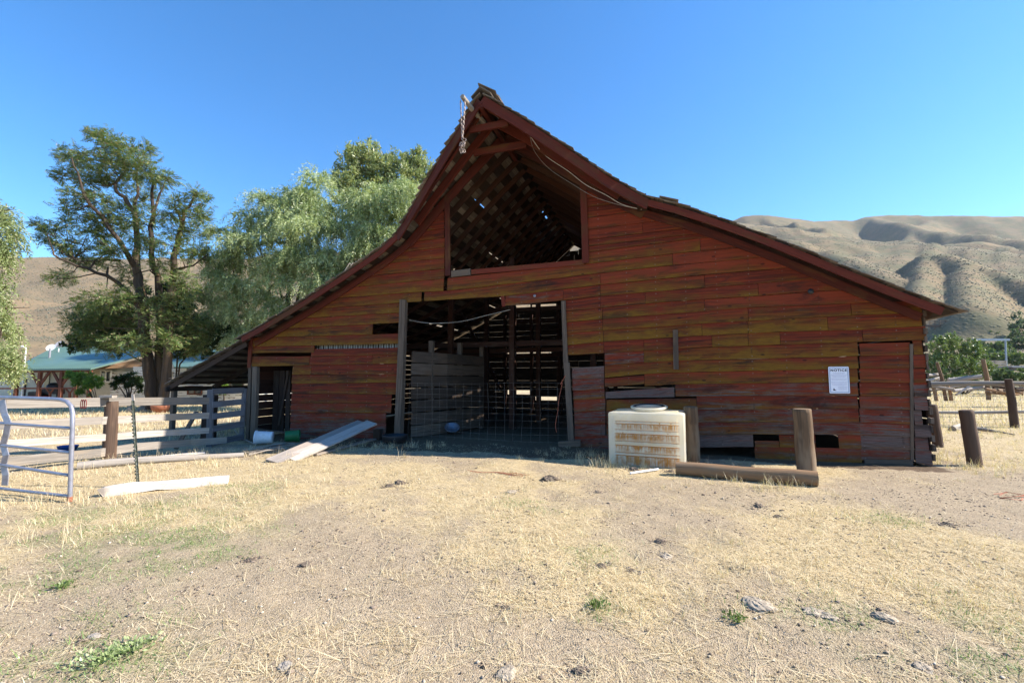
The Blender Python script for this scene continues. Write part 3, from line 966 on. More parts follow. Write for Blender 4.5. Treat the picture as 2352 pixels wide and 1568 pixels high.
# frame: posts, ties, the grey stall partition left of the door
ip = MB()
for x in (5.0, 7.1, 9.6, 11.4):
    for y in (3.0, 6.2, 9.8):
        ip.box(x - .08, x + .08, y - .08, y + .08, -.05, min(roofz(x) - .25, 5.4))
for y in (3.0, 6.2, 9.8):
    ip.box(.1, BLEN - .1, y + .1, y + .16, 2.62, 2.78)
    ip.box(4.9, 11.5, y + .1, y + .18, 4.2, 4.36)
for u in (1222, 1161, 1288):
    q = bpt(u, 800); ip.box(q[0] - .07, q[0] + .07, DEPTH - .16, DEPTH - .02, -.05, 4.6)
a = bpt(1110, 720); b = bpt(1195, 890)
ip.bar((a[0], 7.2, a[1] - .1), (b[0], 7.2, b[1]), .12, .08)
ip.build('timber_frame', M['inner_wood'], barn)
pt = MB()
a = wl(942, 800); b = wl(938, 1005)
for i in range(7):
    z0 = .10 + i * .315 + (.03 if i > 1 else 0)
    pt.strip([(5.27 + .02 * math.sin(i), .12, z0 + .14 + random.uniform(-.02, .02)), (5.75, 1.2, z0 + .15), (6.05, 3.2, z0 + .15)], .285, .04, jit=.008)
for y, x in ((.75, 5.6), (2.0, 5.88), (3.2, 6.1)):
    pt.box(x - .16, x - .04, y - .06, y + .06, 0, 2.55 + random.uniform(0, .15))
pt.build('stall_partition', M['old_wood'], barn)
# lean-to roof on the left side with its own post
lt = MB(); le = MB()
E0 = (-.02, 2.72); E1 = wl(402, 884)
L = math.hypot(E1[0] - E0[0], E1[1] - E0[1])
t = unit(np.array([E1[0] - E0[0], 0, E1[1] - E0[1]])); nrm = np.array([t[2], 0, -t[0]])
if nrm[2] < 0: nrm = -nrm
for i in range(15):
    a = (i + .5) / 15 * L
    p = np.array([E0[0], 0, E0[1]]) + t * a
    y = -.30 - random.uniform(0, .06)
    while y < 5.5:
        y2 = y + random.uniform(.5, 1.1)
        tt = unit(t + nrm * .05)
        le.obox(p + nrm * .05 + np.array([0, (y + y2) / 2, 0]), [np.array([0, 1.0, 0]), tt, np.cross(np.array([0, 1.0, 0]), tt)], [y2 - y - .01, L / 15 + .06, .016], jit=.008)
        y = y2
    if i % 2 == 0:
        lt.obox(p + nrm * .02 + np.array([0, 2.6, 0]), [np.array([0, 1.0, 0]), t, nrm], [5.6, .16, .022])
    if i in (3, 6, 9, 11, 13):      # shingles standing proud of the edge
        le.obox(p + nrm * .09 + np.array([0, -.28, 0]), [np.array([1.0, 0, 0]), np.array([0, 1.0, 0]), np.array([0, 0, 1.0])], [.16, .14, .02])
lroof = le.build('lean_to_roof', M['shingle'], barn)
for y in (-.20, 1.3, 2.7, 4.2):
    lt.bar((E0[0], y, E0[1] - .10), (E1[0], y, E1[1] - .10), .15, .05)
lt.bar((E1[0] + .05, -.32, E1[1] - .12), (E1[0] + .05, 5.4, E1[1] - .12), .14, .07)
lt.build('lean_to_rafter', M['dark_wood'], lroof)
for y in (-.05, 2.7, 5.2):
    lp = MB()
    g_ = bl(E1[0] + .05, y, 0)
    lp.box(E1[0] - .01, E1[0] + .12, y - .06, y + .06, float(gz(g_[0], g_[1])) - .15, E1[1] - .18, jit=.006)
    lp.build('lean_to_post', M['old_wood'], barn)
# wire across the doorway and the woven wire panel that closes it
wf = MB()
g0 = wl(938, 880); g1 = wl(1300, 880)
zt = (g0[1] + g1[1]) / 2
nx = 19
for i in range(nx + 1):
    s = g0[0] + (g1[0] - g0[0]) * i / nx
    wf.tube([(s, .06 + .03 * math.sin(i), zt + random.uniform(-.01, .01)), (s + random.uniform(-.02, .02), .09, zt * .5), (s + random.uniform(-.02, .02), .05, .10)], .0014, 4, cap=False)
for j in range(10):
    z = .14 + (zt - .14) * j / 9
    wf.tube([(g0[0] + (g1[0] - g0[0]) * i / 8, .07 + .02 * math.sin(i * 1.7), z + .02 * math.sin(i * .8 + j)) for i in range(9)], .0014, 4, cap=False)
wp = wf.build('woven_wire_panel', M['wire'], None)
wp.location = BARN0; wp.rotation_euler = (0, 0, -PHI)
tag(wp, 'thin woven wire panel closing the lower part of the big barn doorway', 'wire panel')


def rope(name, pts_uv, off, mat, rad, label, cat, sub=6):
    pts = [np.array([*(lambda q: (q[0], -o, q[1]))(wl(u, v, o))]) for (u, v), o in zip(pts_uv, off)]
    # smooth the line through its points
    out = []
    for i in range(len(pts) - 1):
        p0 = pts[max(i - 1, 0)]; p1 = pts[i]; p2 = pts[i + 1]; p3 = pts[min(i + 2, len(pts) - 1)]
        for k in range(sub):
            t = k / sub
            out.append(.5 * ((2 * p1) + (-p0 + p2) * t + (2 * p0 - 5 * p1 + 4 * p2 - p3) * t * t + (-p0 + 3 * p1 - 3 * p2 + p3) * t ** 3))
    out.append(pts[-1])
    m = MB(); m.tube(out, rad, 5)
    o = m.build(name, mat)
    o.location = BARN0; o.rotation_euler = (0, 0, -PHI)
    return tag(o, label, cat)


rope('cable', [(1217, 311), (1250, 355), (1305, 393), (1345, 424), (1390, 447), (1430, 470), (1474, 481)], [.9, .5, .3, .25, .22, .22, .2], M['brightwire'], .0075,
     'thick pale cable sagging from the hay hood to the right gable bracket', 'cable')
rope('thin_wire', [(1217, 311), (1228, 348), (1262, 388), (1318, 425), (1365, 452), (1420, 470), (1470, 481)], [.9, .5, .1, .1, .2, .2, .2], M['wire'], .006,
     'thinner dull wire hanging below the thick pale cable under the gable', 'wire')
rope('cord', [(940, 735), (975, 741), (1010, 742), (1060, 738), (1110, 726), (1172, 711)], [0.03, -.3, -.4, -.5, -.4, -.1], M['brightwire'], .005,
     'pale cord looped across the top of the big dark doorway', 'cord')
rope('baling_twine', [(1299, 862), (1287, 882), (1291, 880), (1284, 915), (1281, 945), (1276, 972), (1278, 992)], [.12] * 7, M['twine'], .006,
     'orange twine knotted on the right door post and hanging down', 'twine')
# chain on the hoist beam
cm = MB()
top = np.array([7.57, -1.9, 7.57])
for j, (dx, n) in enumerate(((-.05, 16), (.06, 17))):
    for i in range(n):
        c = top + np.array([dx * (1 - i / n), 0, -.052 * i - .04])
        rot = (i + j) % 2
        ax = np.array([1.0, 0, 0]) if rot else np.array([0, 1.0, 0])
        pts = [c + ax * .016 * math.cos(q) + np.array([0, 0, .032 * math.sin(q)]) for q in np.linspace(0, 2 * math.pi, 9)]
        cm.tube(pts, .0075, 4, cap=False)
for i in range(9):
    q = i * .7
    c = top + np.array([.05 * math.cos(q * 2.1), .05 * math.sin(q * 1.7), -.92 - .03 * i])
    cm.tube([c + np.array([.035 * math.cos(k), .02 * math.sin(2 * k + i), .045 * math.sin(k)]) for k in np.linspace(0, 6.28, 9)], .0075, 4, cap=False)
o = cm.build('chain', M['chain']); o.location = BARN0; o.rotation_euler = (0, 0, -PHI)
tag(o, 'rusty chain dangling from the hoist beam at the barn peak', 'chain')

# notice sign
A = wl(1902, 842, .05); B = wl(1949, 842, .05); Cc = wl(1905, 903, .05)
W_ = B[0] - A[0]; H_ = A[1] - Cc[1]
sign = thing('notice_sign', 'white metal sign headed NOTICE nailed to the red barn wall', 'sign', bl(A[0] + W_ / 2, -.048, (A[1] + Cc[1]) / 2), -PHI)


def rrect(w, h, r, n=5):
    pts = []
    for cx, cz, a0 in ((w / 2 - r, h / 2 - r, 0), (-w / 2 + r, h / 2 - r, 90), (-w / 2 + r, -h / 2 + r, 180), (w / 2 - r, -h / 2 + r, 270)):
        for i in range(n):
            an = math.radians(a0 + 90 * i / (n - 1)); pts.append((cx + r * math.cos(an), cz + r * math.sin(an)))
    return pts


m = MB(); m.prism([(x, 0, z) for x, z in rrect(W_, H_, .02)], (0, -.004, 0)); m.build('panel', M['signwhite'], sign)
m = MB()
o1 = rrect(W_ * .93, H_ * .95, .015); o2 = rrect(W_ * .84, H_ * .885, .01)
for i in range(len(o1)):
    j = (i + 1) % len(o1)
    m.poly([(o1[i][0], -.0065, o1[i][1]), (o1[j][0], -.0065, o1[j][1]), (o2[j][0], -.0065, o2[j][1]), (o2[i][0], -.0065, o2[i][1])])
m.build('border', M['signborder'], sign)
cu = bpy.data.curves.new('notice', 'FONT'); cu.body = 'NOTICE'; cu.size = H_ * .125; cu.align_x = 'CENTER'; cu.offset = .0022; cu.extrude = .0004
cu.space_character = 1.22
to = bpy.data.objects.new('lettering_tmp', cu); COL.objects.link(to)
bpy.context.view_layer.update()
me = bpy.data.meshes.new_from_object(to.evaluated_get(bpy.context.evaluated_depsgraph_get()))
bpy.data.objects.remove(to)
me.materials.clear(); me.materials.append(M['signink'])
lo = bpy.data.objects.new('lettering', me); COL.objects.link(lo); lo.parent = sign
lo.rotation_euler = (math.pi / 2, 0, 0); lo.location = (0, -.0075, H_ * .325)
m = MB()
random.seed(3)
for fz, hw, th in ((.265, .60, .010), (.237, .52, .010), (.195, .78, .008), (.165, .72, .007), (.138, .66, .007), (.112, .60, .007), (.05, .74, .007), (.022, .74, .007), (-.005, .70, .007),
                   (-.085, .80, .013), (-.125, .74, .007), (-.152, .74, .007), (-.18, .66, .007), (-.208, .5, .007)):
    x = -hw * W_ / 2
    while x < hw * W_ / 2:
        w = random.uniform(.008, .028)
        m.box(x, min(x + w, hw * W_ / 2), -.0068, -.0062, H_ * fz - H_ * th * .6, H_ * fz + H_ * th * .6)
        x += w + .005
    if fz in (.237, .112, -.005, -.208): m.build('small_print', M['signfaint'], sign); m = MB()
for fz in (-.25, -.285, -.32, -.36):
    x = -.02
    while x < .36 * W_:
        w = random.uniform(.008, .026)
        m.box(x, min(x + w, .38 * W_), -.0068, -.0062, H_ * fz - .003, H_ * fz + .003); x += w + .005
m.build('small_print', M['signfaint'], sign)
m = MB()
m.prism([(-.33 * W_, -.0062, -.385 * H_), (-.255 * W_, -.0062, -.395 * H_), (-.15 * W_, -.0062, -.39 * H_), (-.235 * W_, -.0062, -.355 * H_), (-.275 * W_, -.0062, -.295 * H_)], (0, -.0006, 0))
m.build('emblem', M['signink'], sign)

# ------------------------------------------------------------------ yard things
random.seed(31)


def rod(name, mat, pts, rad, label, cat, n=10, rough=.04, smooth=True):
    m = MB(); m.tube(pts, rad, n, rough=rough, smooth=smooth)
    c = np.mean(pts, axis=0); o = m.build(name, mat, loc=c)
    return tag(o, label, cat)


def board_on(name, mat, p0, p1, w, t, label, cat, up=(0, 0, 1), flat=True):
    """flat: wide side up"""
    m = MB()
    p0 = np.asarray(p0); p1 = np.asarray(p1); mid = (p0 + p1) / 2 + np.array([0, 0, .004])
    if flat: m.strip([p0, mid, p1], t, w, jit=.003)
    else: m.strip([p0, mid, p1], w, t, jit=.003)
    o = m.build(name, mat, loc=mid)
    return tag(o, label, cat)


# water tank -----------------------------------------------------------------
tb = ground(1398, 1064); tR = ground(1556, 1065)
TW = 1.36; TH_ = 1.03; TD = 1.05
tank = thing('water_tank', 'square cream poly tank with rust stained front beside the barn wall', 'tank', (tb[0], tb[1], min(tb[2], tR[2]) - .03), -math.radians(23))


def rr(w0, w1, d0, d1, r, n=4):
    pts = []
    for cx, cy, a0 in ((w1 - r, d1 - r, 0), (w0 + r, d1 - r, 90), (w0 + r, d0 + r, 180), (w1 - r, d0 + r, 270)):
        for i in range(n):
            an = math.radians(a0 + 90 * i / (n - 1)); pts.append((cx + r * math.cos(an), cy + r * math.sin(an)))
    return pts


m = MB(); rings = []
prof = [(0, .0), (.06, 0)]
for zl in (.20, .26, .385):
    prof += [(zl - .012, 0), (zl, .012), (zl + .012, 0)]
prof += [(.425, 0), (.43, .01), (.44, .01), (.445, 0)]
for zl in (.47, .60, .675, .785, .835):
    prof += [(zl - .012, 0), (zl, .010), (zl + .012, 0)]
prof += [(.96, 0), (.978, .004), (.988, .014), (1.0, .06), (1.02, .25), (1.03, .44)]
for z, ins in prof:
    o_ = ins if z > .95 else 0.0
    pr_ = rr(o_, TW - o_, o_, TD - o_, .045)
    e_ = 0.0 if z > .95 else ins + (.012 if .03 < z < .425 or .46 < z < .86 else 0)
    pr_ = pr_[:12] + [(.115, o_), (.135, o_ + e_), (TW - .135, o_ + e_), (TW - .115, o_)] + pr_[12:]
    rings.append([(x, y, z * TH_ / 1.03) for x, y in pr_])
vs = []; pu = []; fs = []
n = len(rings[0])
for r in rings:
    for (x, y, z) in r:
        vs.append((x, y, z)); pu.append((x, z, 1.0 if y < .09 else 0.0))
for i in range(len(rings) - 1):
    for k in range(n):
        b = (k + 1) % n
        fs.append((i * n + k, i * n + b, (i + 1) * n + b, (i + 1) * n + k))
m.add(vs, fs, pu, (0, 0, 0), False)
tk = m.build('shell', M['tank'], tank)
m = MB(); m.lathe([(.30, 0), (.31, .05), (.335, .065), (.345, .085), (.335, .10), (.28, .105), (.255, .095), (.25, .088), (.24, .084), (0, .088)], (TW * .52, TD * .42, 1.0), 36, axis=(0, -.10, 1))
m.build('lid_ring', M['tank'], tank)
m = MB(); m.lathe([(.292, .104), (.28, .108), (.250, .104), (.247, .04)], (TW * .52, TD * .42, 1.0), 36, axis=(0, -.10, 1))
m.build('gasket', M['black'], tank)

# round posts -----------------------------------------------------------------
POST = 'short round wooden posts near the barn'


def post(u, vb, vt, r, label, lean=(0, 0), mat='post_wood', group=POST, name='wooden_post'):
    b = ground(u, vb)
    h = (vb - vt) * b[1] / F * 1.01
    m = MB()
    hs_ = [-.25] + [h * q for q in (.05, .2, .35, .5, .65, .8, .93)] + [h - .012, h]
    m.tube([(lean[0] * max(q, 0) / h + (random.uniform(-.005, .005) if q < h * .9 else 0), lean[1] * max(q, 0) / h, q) for q in hs_], [r * (1.05 - .05 * i / 9) for i in range(9)] + [r * .90], 22, rough=.035)
    o = m.build(name, M[mat], None); o.location = tuple(b)
    return tag(o, label, 'post', group)


post(1592, 1066, 938, .128, 'thick short tan post right against the cream tank', (-.02, 0))
post(1853, 1086, 944, .142, 'thick tan post with chipped white top behind the log end', (-.03, 0))
post(2240, 1070, 946, .105, 'leaning dark post standing alone in straw far right', (-.09, 0), 'dark_post')
post(2155, 1026, 932, .10, 'thin dark post just right of the barn corner', (-.08, 0), 'dark_post')
lg0 = ground(1556, 1091); lg1 = ground(1884, 1118)
d = lg1 - lg0
rod('log', M['log_wood'], [lg0 + d * t + np.array([0, .05, .105 + .006 * math.sin(t * 9)]) for t in np.linspace(0, 1, 7)], [.108, .112, .112, .110, .112, .115, .110],
    'peeled brown log lying on the ground before the tan posts', 'log', 20, .012)
p0 = ground(1448, 1089, .02); p1 = ground(1512, 1081, .03)
rod('white_pipe', M['white_plastic'], [p0, (p0 + p1) / 2, p1], .018, 'thin white plastic pipe on the ground left of the log', 'pipe', 10, 0)

# right fence -------------------------------------------------------------------
wfn = thing('post_and_rail_fence', 'grey pole fence with woven wire beyond the barn right corner', 'fence', ground(2330, 982))
B0 = ground(2330, 982)


def rel(p, o): return np.asarray(p) - np.asarray(o)


m = MB(); hh = (982 - 872) * B0[1] / F
m.tube([(.02, 0, -.2), (0, 0, hh * .5), (-.06, 0, hh)], [.112, .108, .10], 14, rough=.03); m.build('post', M['dark_post'], wfn)
Lf = at(2128, 882, B0[1] + 1.2); Rt = at(2400, 881, B0[1] - .2)
m = MB(); m.tube([rel(Lf, B0), rel(at(2230, 880, B0[1] + .6), B0), rel(Rt, B0)], [.085, .08, .075], 12, rough=.03); m.build('rail', M['fence_wood'], wfn)
Lf2 = at(2128, 947, B0[1] + 1.2); Rt2 = at(2400, 945, B0[1] - .2)
m = MB(); m.tube([rel(Lf2, B0) + np.array([0, .1, 0]), rel(at(2230, 948, B0[1] + .6), B0) + np.array([0, .1, 0]), rel(Rt2, B0) + np.array([0, .1, 0])], [.05, .055, .05], 8, rough=.05); m.build('rail', M['fence_wood'], wfn)
m = MB()
for i in range(19):
    t = i / 18
    q = rel(Lf, B0) * (1 - t) + rel(Rt, B0) * t
    m.tube([q + np.array([0, -.08, -.05]), np.array([q[0], q[1] - .08, .05])], .004, 4, cap=False)
for j in range(8):
    z = .08 + j * .185
    m.tube([np.array([*(rel(Lf, B0) * (1 - t) + rel(Rt, B0) * t)[:2], z + .02 * math.sin(t * 8 + j)]) + np.array([0, -.08, 0]) for t in np.linspace(0, 1, 6)], .004, 4, cap=False)
m.build('woven_wire', M['wire'], wfn)

# tumbledown log corral ----------------------------------------------------------
YC = 26.0


def far(u, v, Y=YC, dy=0): return at(u, v, Y + dy)


cor = thing('pole_corral', 'collapsed grey pole corral with loose rails beyond the wire fence', 'corral', far(2200, 907))
C0 = far(2200, 907)
for (pa, pb, r) in ((((2118, 862), (2158, 860), .09)), ((2120, 878), (2160, 866), .09), ((2120, 893), (2160, 872), .09), ((2178, 874), (2254, 864), .14), ((2195, 907), (2230, 884), .06),
                    ((2110, 900), (2170, 892), .08), ((2120, 884), (2190, 894), .08), ((2185, 886), (2262, 880), .12), ((2190, 897), (2265, 888), .10)):
    m = MB(); a = far(*pa, dy=random.uniform(-.4, .4)); b = far(*pb, dy=random.uniform(-.4, .4))
    m.tube([rel(a, C0), rel((a + b) / 2, C0), rel(b, C0)], [r, r * .95, r * .85], 8, rough=.06); m.build('rail', M['pale_wood'], cor)
for (pa, pb, r) in (((2152, 832), (2172, 908), .09), ((2175, 884), (2184, 908), .09), ((2140, 884), (2150, 908), .09), ((2258, 825), (2270, 906), .11)):
    m = MB(); a = far(*pa); b = far(*pb)
    m.tube([rel(a, C0), rel((a + b) / 2, C0) + np.array([.05, 0, 0]), rel(b, C0) - np.array([0, 0, .3])], [r * .8, r, r], 8, rough=.06); m.build('post', M['log_wood'], cor)
pile = thing('pole_pile', 'jumbled heap of old dark poles at the corral right end', 'wood pile', far(2310, 906))
P0 = far(2310, 906)
for i in range(13):
    a = far(random.uniform(2262, 2300), random.uniform(884, 906), dy=random.uniform(-.6, .6)); b = far(random.uniform(2312, 2372), random.uniform(884, 907), dy=random.uniform(-.8, .8))
    m = MB(); m.tube([rel(a, P0), rel((a + b) / 2, P0), rel(b, P0)], [.08, .075, .06], 7, rough=.08); m.build('pole', M['log_wood' if i % 2 else 'old_wood'], pile)
rod('fallen_branch', M['pale_bark'], [ground(2188, 989, .05), ground(2210, 985, .10), ground(2240, 988, .06), ground(2262, 994, .09), ground(2300, 996, .05), ground(2330, 1001, .04)], [.10, .09, .06, .05, .03, .015],
    'crooked dry branch lying in straw before the wire fence', 'branch', 8, .15)

# steel frame, trailer, fence far right
sf = thing('pipe_gateway', 'tall pale blue pipe gateway over the far bushes', 'gateway', far(2275, 832, 60)); S_ = far(2275, 832, 60)
for pa, pb, r, nm in (((2240, 779), (2242, 832), .10, 'leg'), ((2309, 779), (2311, 838), .10, 'leg')):
    m = MB(); m.tube([rel(far(*pa, 60), S_), rel(far(*pb, 60), S_) - np.array([0, 0, .5])], r, 8); m.build(nm, M['bluesteel'], sf)
m = MB(); m.bar(rel(far(2232, 780, 60), S_), rel(far(2318, 780, 60), S_), .28, .2); m.build('crossbeam', M['bluesteel'], sf)
pf = thing('panel_fence', 'low grey panel fence below the steel frame', 'fence', far(2286, 838, 58)); S_ = far(2286, 838, 58)
for v in (829, 832.5, 836):
    m = MB(); m.bar(rel(far(2262, v, 58), S_), rel(far(2310, v, 58), S_), .14, .05); m.build('rail', M['fence_wood'], pf)
for u in (2262, 2286, 2310):
    m = MB(); m.bar(rel(far(u, 827, 58), S_), rel(far(u, 842, 58), S_), .12, .12, up=(1, 0, 0)); m.build('post', M['fence_wood'], pf)
trl = thing('flatbed_trailer', 'long low dark trailer parked at the right edge', 'trailer', far(2345, 856, 50)); S_ = far(2345, 856, 50)
m = MB(); a = rel(far(2302, 841, 50), S_); b = rel(far(2420, 841, 50), S_)
m.box(a[0], b[0], -1.0, 1.0, a[2] - .16, a[2] + .02); m.build('deck', M['dishdark'], trl)
m = MB(); m.box(a[0] + .2, b[0] - .2, -.8, .8, a[2] - .34, a[2] - .18); m.build('chassis', M['black'], trl)
for x in (1.2, 2.2):
    m = MB(); m.lathe([(0, 0), (.30, 0), (.36, .05), (.36, .2), (.3, .25), (0, .25)], (x, -1.0, a[2] - .45), 16, axis=(0, 1, 0)); m.build('wheel', M['black'], trl)
hs = thing('hillside_fence', 'distant brown fence line crossing the foot of the hill', 'fence', far(2190, 752, 215)); S_ = far(2190, 752, 215)
for u in np.linspace(2100, 2242, 13):
    m = MB(); q = far(u, 752, 215); m.bar(rel(far(u, 735, 215), S_), rel(q, S_) - np.array([0, 0, 1]), .22, .22, up=(1, 0, 0)); m.build('post', M['log_wood'], hs)
for v in (737, 742):
    m = MB(); m.bar(rel(far(2100, v, 215), S_), rel(far(2242, v, 215), S_), .3, .1); m.build('rail', M['log_wood'], hs)
m = MB(); a = rel(far(2100, 747.5, 215), S_); b = rel(far(2242, 750.5, 215), S_); m.bar(a, b, 1.0, .3); m.build('kick_board', M['dark_wood'], hs)

# left plank fence ------------------------------------------------------------------
PF = ground(245, 1058)
bf = thing('plank_fence', 'weathered grey four plank fence in front of the farmhouse', 'fence', PF)


def fp(u, v, Y): return rel(at(u, v, Y), PF)


yL = 7.9; yM = PF[1] - .12; yR = 11.0
RAILS = [[(-60, 926.5, 7.7), (16, 926, yL), (231, 923.5, yM)], [(231, 923.5, yM), (360, 921.5, 9.9), (479, 920, yR)],
         [(-60, 980, 7.7), (16, 976.5, yL), (233, 965.5, yM)], [(233, 965.5, yM), (360, 959, 9.9), (479, 953.5, yR)],
         [(-60, 1025, 7.7), (16, 1019, yL), (120, 1012, 8.45), (231, 1005, yM), (350, 996, 9.85), (479, 988, yR)],
         [(-60, 1066, 7.7), (16, 1060, yL), (150, 1047, 8.6), (231, 1039, yM)], [(231, 1039, yM), (312, 1026.5, 9.6), (437, 1016, 10.75), (520, 1010, 11.4)]]
WID = [.168, .168, .145, .145, .135, .165, .155]
for r, w in zip(RAILS, WID):
    m = MB(); m.strip([fp(*q) for q in r], w, .04, jit=.006); m.build('rail', M['fence_wood'], bf)
m = MB(); h0 = at(245, 908, PF[1])[2] - PF[2]
m.tube([(0, .05, -.2), (-.01, .05, h0 * .5), (-.03, .05, h0 - .12)], [.118, .115, .11], 16, rough=.03); m.build('post', M['dark_post'], bf)
m = MB(); q = fp(245, 910, yM); m.box(q[0] - .13, q[0] + .13, q[1] - .03, q[1] + .09, q[2] - .03, q[2] + .02); m.build('post_cap', M['fence_wood'], bf)
g_ = ground(470, 1022)
m = MB(); q = rel(g_, PF); m.box(q[0] - .13, q[0] + .13, q[1] + .02, q[1] + .28, q[2] - .2, q[2] + 1.32, jit=.01); m.build('post', M['dark_wood'], bf)
m = MB(); m.bar(fp(452, 945, 11.3), fp(404, 1030, 10.7), .09, .04, up=(1, 0, 0)); m.build('brace', M['old_wood'], bf)
m = MB()
for dx in (0, .035, .075):
    c = fp(193 + dx * 120, 926, 8.72)
    m.tube([c + np.array([.018 * math.cos(t), -.05, .085 * math.sin(t) - .01]) for t in np.linspace(0, 6.28, 11)], .007, 5, cap=False)
o = m.build('halter_strap', M['strap'], None); o.location = tuple(PF)
tag(o, 'red halter straps looped over the top fence plank', 'strap')

# wooden gate next to the lean-to
GP = ground(487, 1026)
gt = thing('wooden_gate', 'blue grey board gate in shade between plank fence and barn', 'gate', GP)


def gp(u, v, Y): return rel(at(u, v, Y), GP)


gL, gR = GP[1], 12.5
m = MB(); m.bar(gp(484, 894, gL), gp(481, 1031, gL), .15, .05, up=(1, 0, 0)); m.build('stile', M['bluegrey'], gt)
m = MB(); m.bar(gp(562, 892, gR), gp(554, 1008, gR), .11, .05, up=(1, 0, 0)); m.build('stile', M['bluegrey'], gt)
for vl, vr in ((899, 896), (929, 922), (956, 948), (985, 973), (1017, 1002)):
    m = MB(); m.bar(gp(488, vl, gL - .03), gp(560, vr, gR - .03), .15, .03); m.build('rail', M['bluegrey'], gt)

# tubular steel gate at the left edge
TG = ground(160, 1152)
tg = thing('tube_gate', 'galvanised tube gate standing open at the left edge', 'gate', TG)
yA = TG[1]; kx = lambda u: yA + (160 - u) * .0027


def gq(u, v): return rel(at(u, v, kx(u)), TG)


m = MB()
pts = [gq(-190, 908), gq(-60, 911), gq(60, 914), gq(120, 916), gq(140, 917.5), gq(154, 922), gq(163, 932), gq(167, 947), gq(166, 990), gq(163, 1070), gq(160.5, 1149)]
m.tube(pts, .026, 12, rough=0); m.build('outer_tube', M['galv'], tg)
m = MB(); m.tube([gq(160.6, 1140), gq(160.2, 1151)], .030, 12); m.build('foot', M['terracotta'], tg)
for vv in ((-190, 958, 6, 972, 163, 983), (-190, 994, 3, 1022, 161, 1039), (-190, 1024, 3, 1067, 158, 1091), (-190, 1075, 0, 1121, 158, 1139)):
    m = MB(); m.tube([gq(vv[0], vv[1]), gq(vv[2], vv[3]), gq(vv[4], vv[5])], .021, 10, rough=0); m.build('rail', M['galv'], tg)
m = MB()
m.strip([gq(4, 918), gq(10, 950), gq(19, 972), gq(14, 998), gq(7, 1022), gq(14, 1045), gq(8, 1068), gq(13, 1090), gq(11, 1114)], .085, .012, up=(1, 0, .0)); m.build('stay', M['galv'], tg)

# steel T-post, beam, poles
tp0 = ground(318, 1117); tpt = at(305, 905, tp0[1] - .05)
tp = thing('steel_post', 'thin leaning steel T-post with a white tip', 'fence post', tp0)
m = MB(); v_ = rel(tpt, tp0)
m.bar(-v_ * .15, v_ * .93, .035, .006, up=(1, 0, 0)); m.bar(-v_ * .15 + np.array([0, -.016, 0]), v_ * .93 + np.array([0, -.016, 0]), .005, .03, up=(1, 0, 0))
for i in range(22):
    q = v_ * (.1 + i * .037); m.box(q[0] - .012, q[0] + .012, q[1] - .04, q[1] - .028, q[2] - .01, q[2] + .01)
m.build('stem', M['steel_post'], tp)
m = MB(); m.bar(v_ * .93, v_, .036, .012, up=(1, 0, 0)); m.build('tip', M['pale_wood'], tp)
a = ground(236, 1139); b = ground(522, 1110)
m = MB(); pts = [a + (b - a) * t + np.array([0, .03, .06 + .012 * math.sin(t * 7)]) for t in np.linspace(0, 1, 6)]
m.strip([pts[0] + (pts[0] - pts[1]) * .12 - np.array([0, 0, .02])] + pts, .115, .13, jit=.016); o = m.build('white_beam', M['white_paint_wood'], loc=pts[2], bevel=.008); tag(o, 'square white painted beam lying in straw by the steel post', 'beam')
a = ground(178, 1078); b = ground(560, 1049)
rod('fence_pole', M['fence_wood'], [a + (b - a) * t + np.array([0, 0, .06 + .02 * math.sin(t * 5)]) for t in np.linspace(0, 1, 7)], [.075, .075, .07, .07, .065, .06, .05],
    'long grey pole lying along the foot of the plank fence', 'pole', 10, .06)
a = ground(370, 1051); b = ground(470, 1042)
board_on('white_lath', M['white_paint_wood'], a + np.array([0, 0, .03]), b + np.array([0, 0, .03]), .10, .03, 'narrow white lath lying in grass behind the grey pole', 'board')

# leaning boards and scrap in front of the wall
lo_ = ground(612, 1062); lo2 = ground(712, 1052)
hi = bl(*(lambda s, z: (s, -.45, z))(*wl(826, 969, .45))); hi2 = bl(*(lambda s, z: (s, -.45, z))(*wl(862, 970, .45)))
for q0, q1, nm, lb in ((lo_ + np.array([.10, 0, .02]), hi + (hi2 - hi) * .18, 'plank', 'pale leaning plank, left one of two propped on scrap by the barn'),
                       (lo_ + (lo2 - lo_) * .52 + np.array([0, 0, .02]), hi + (hi2 - hi) * .80, 'plank', 'pale leaning plank, right one of two propped on scrap by the barn')):
    m = MB(); side = unit(lo2 - lo_); ax = unit(q1 - q0); nn = unit(np.cross(ax, side))
    if nn[2] < 0: nn = -nn
    mid = (q0 + q1) / 2
    m.strip([q0, mid + np.array([0, 0, -.012]), q1], .03, .30, up=nn, jit=.003)
    o = m.build(nm, M['pale_wood'], loc=mid); tag(o, lb, 'plank', 'boards leaning by the barn front')
a = ground(722, 1047, .03); b = ground(858, 1013, .05)
board_on('short_board', M['pale_wood'], a, b, .16, .03, 'short pale board flat on the ground right of the leaning planks', 'plank')
a = bl(*(lambda s, z: (s, -.15, z))(*wl(585, 984, .15))); b = ground(728, 1010, .08)
board_on('grey_lath', M['old_wood'], a, b, .10, .03, 'long grey lath slanting above the white bucket', 'board')
q = bl(*(lambda s, z: (s, -.20, z))(*wl(868, 985, .20)))
gq_ = float(gz(q[0], q[1]))
m = MB(); m.box(-.09, .09, -.08, .08, -.1, q[2] - gq_, jit=.01); o = m.build('wood_stump', M['dark_wood'], None); o.location = (q[0], q[1], gq_); o.rotation_euler = (0, 0, -PHI)
tag(o, 'upright dark wood block propping the two leaning planks', 'block')


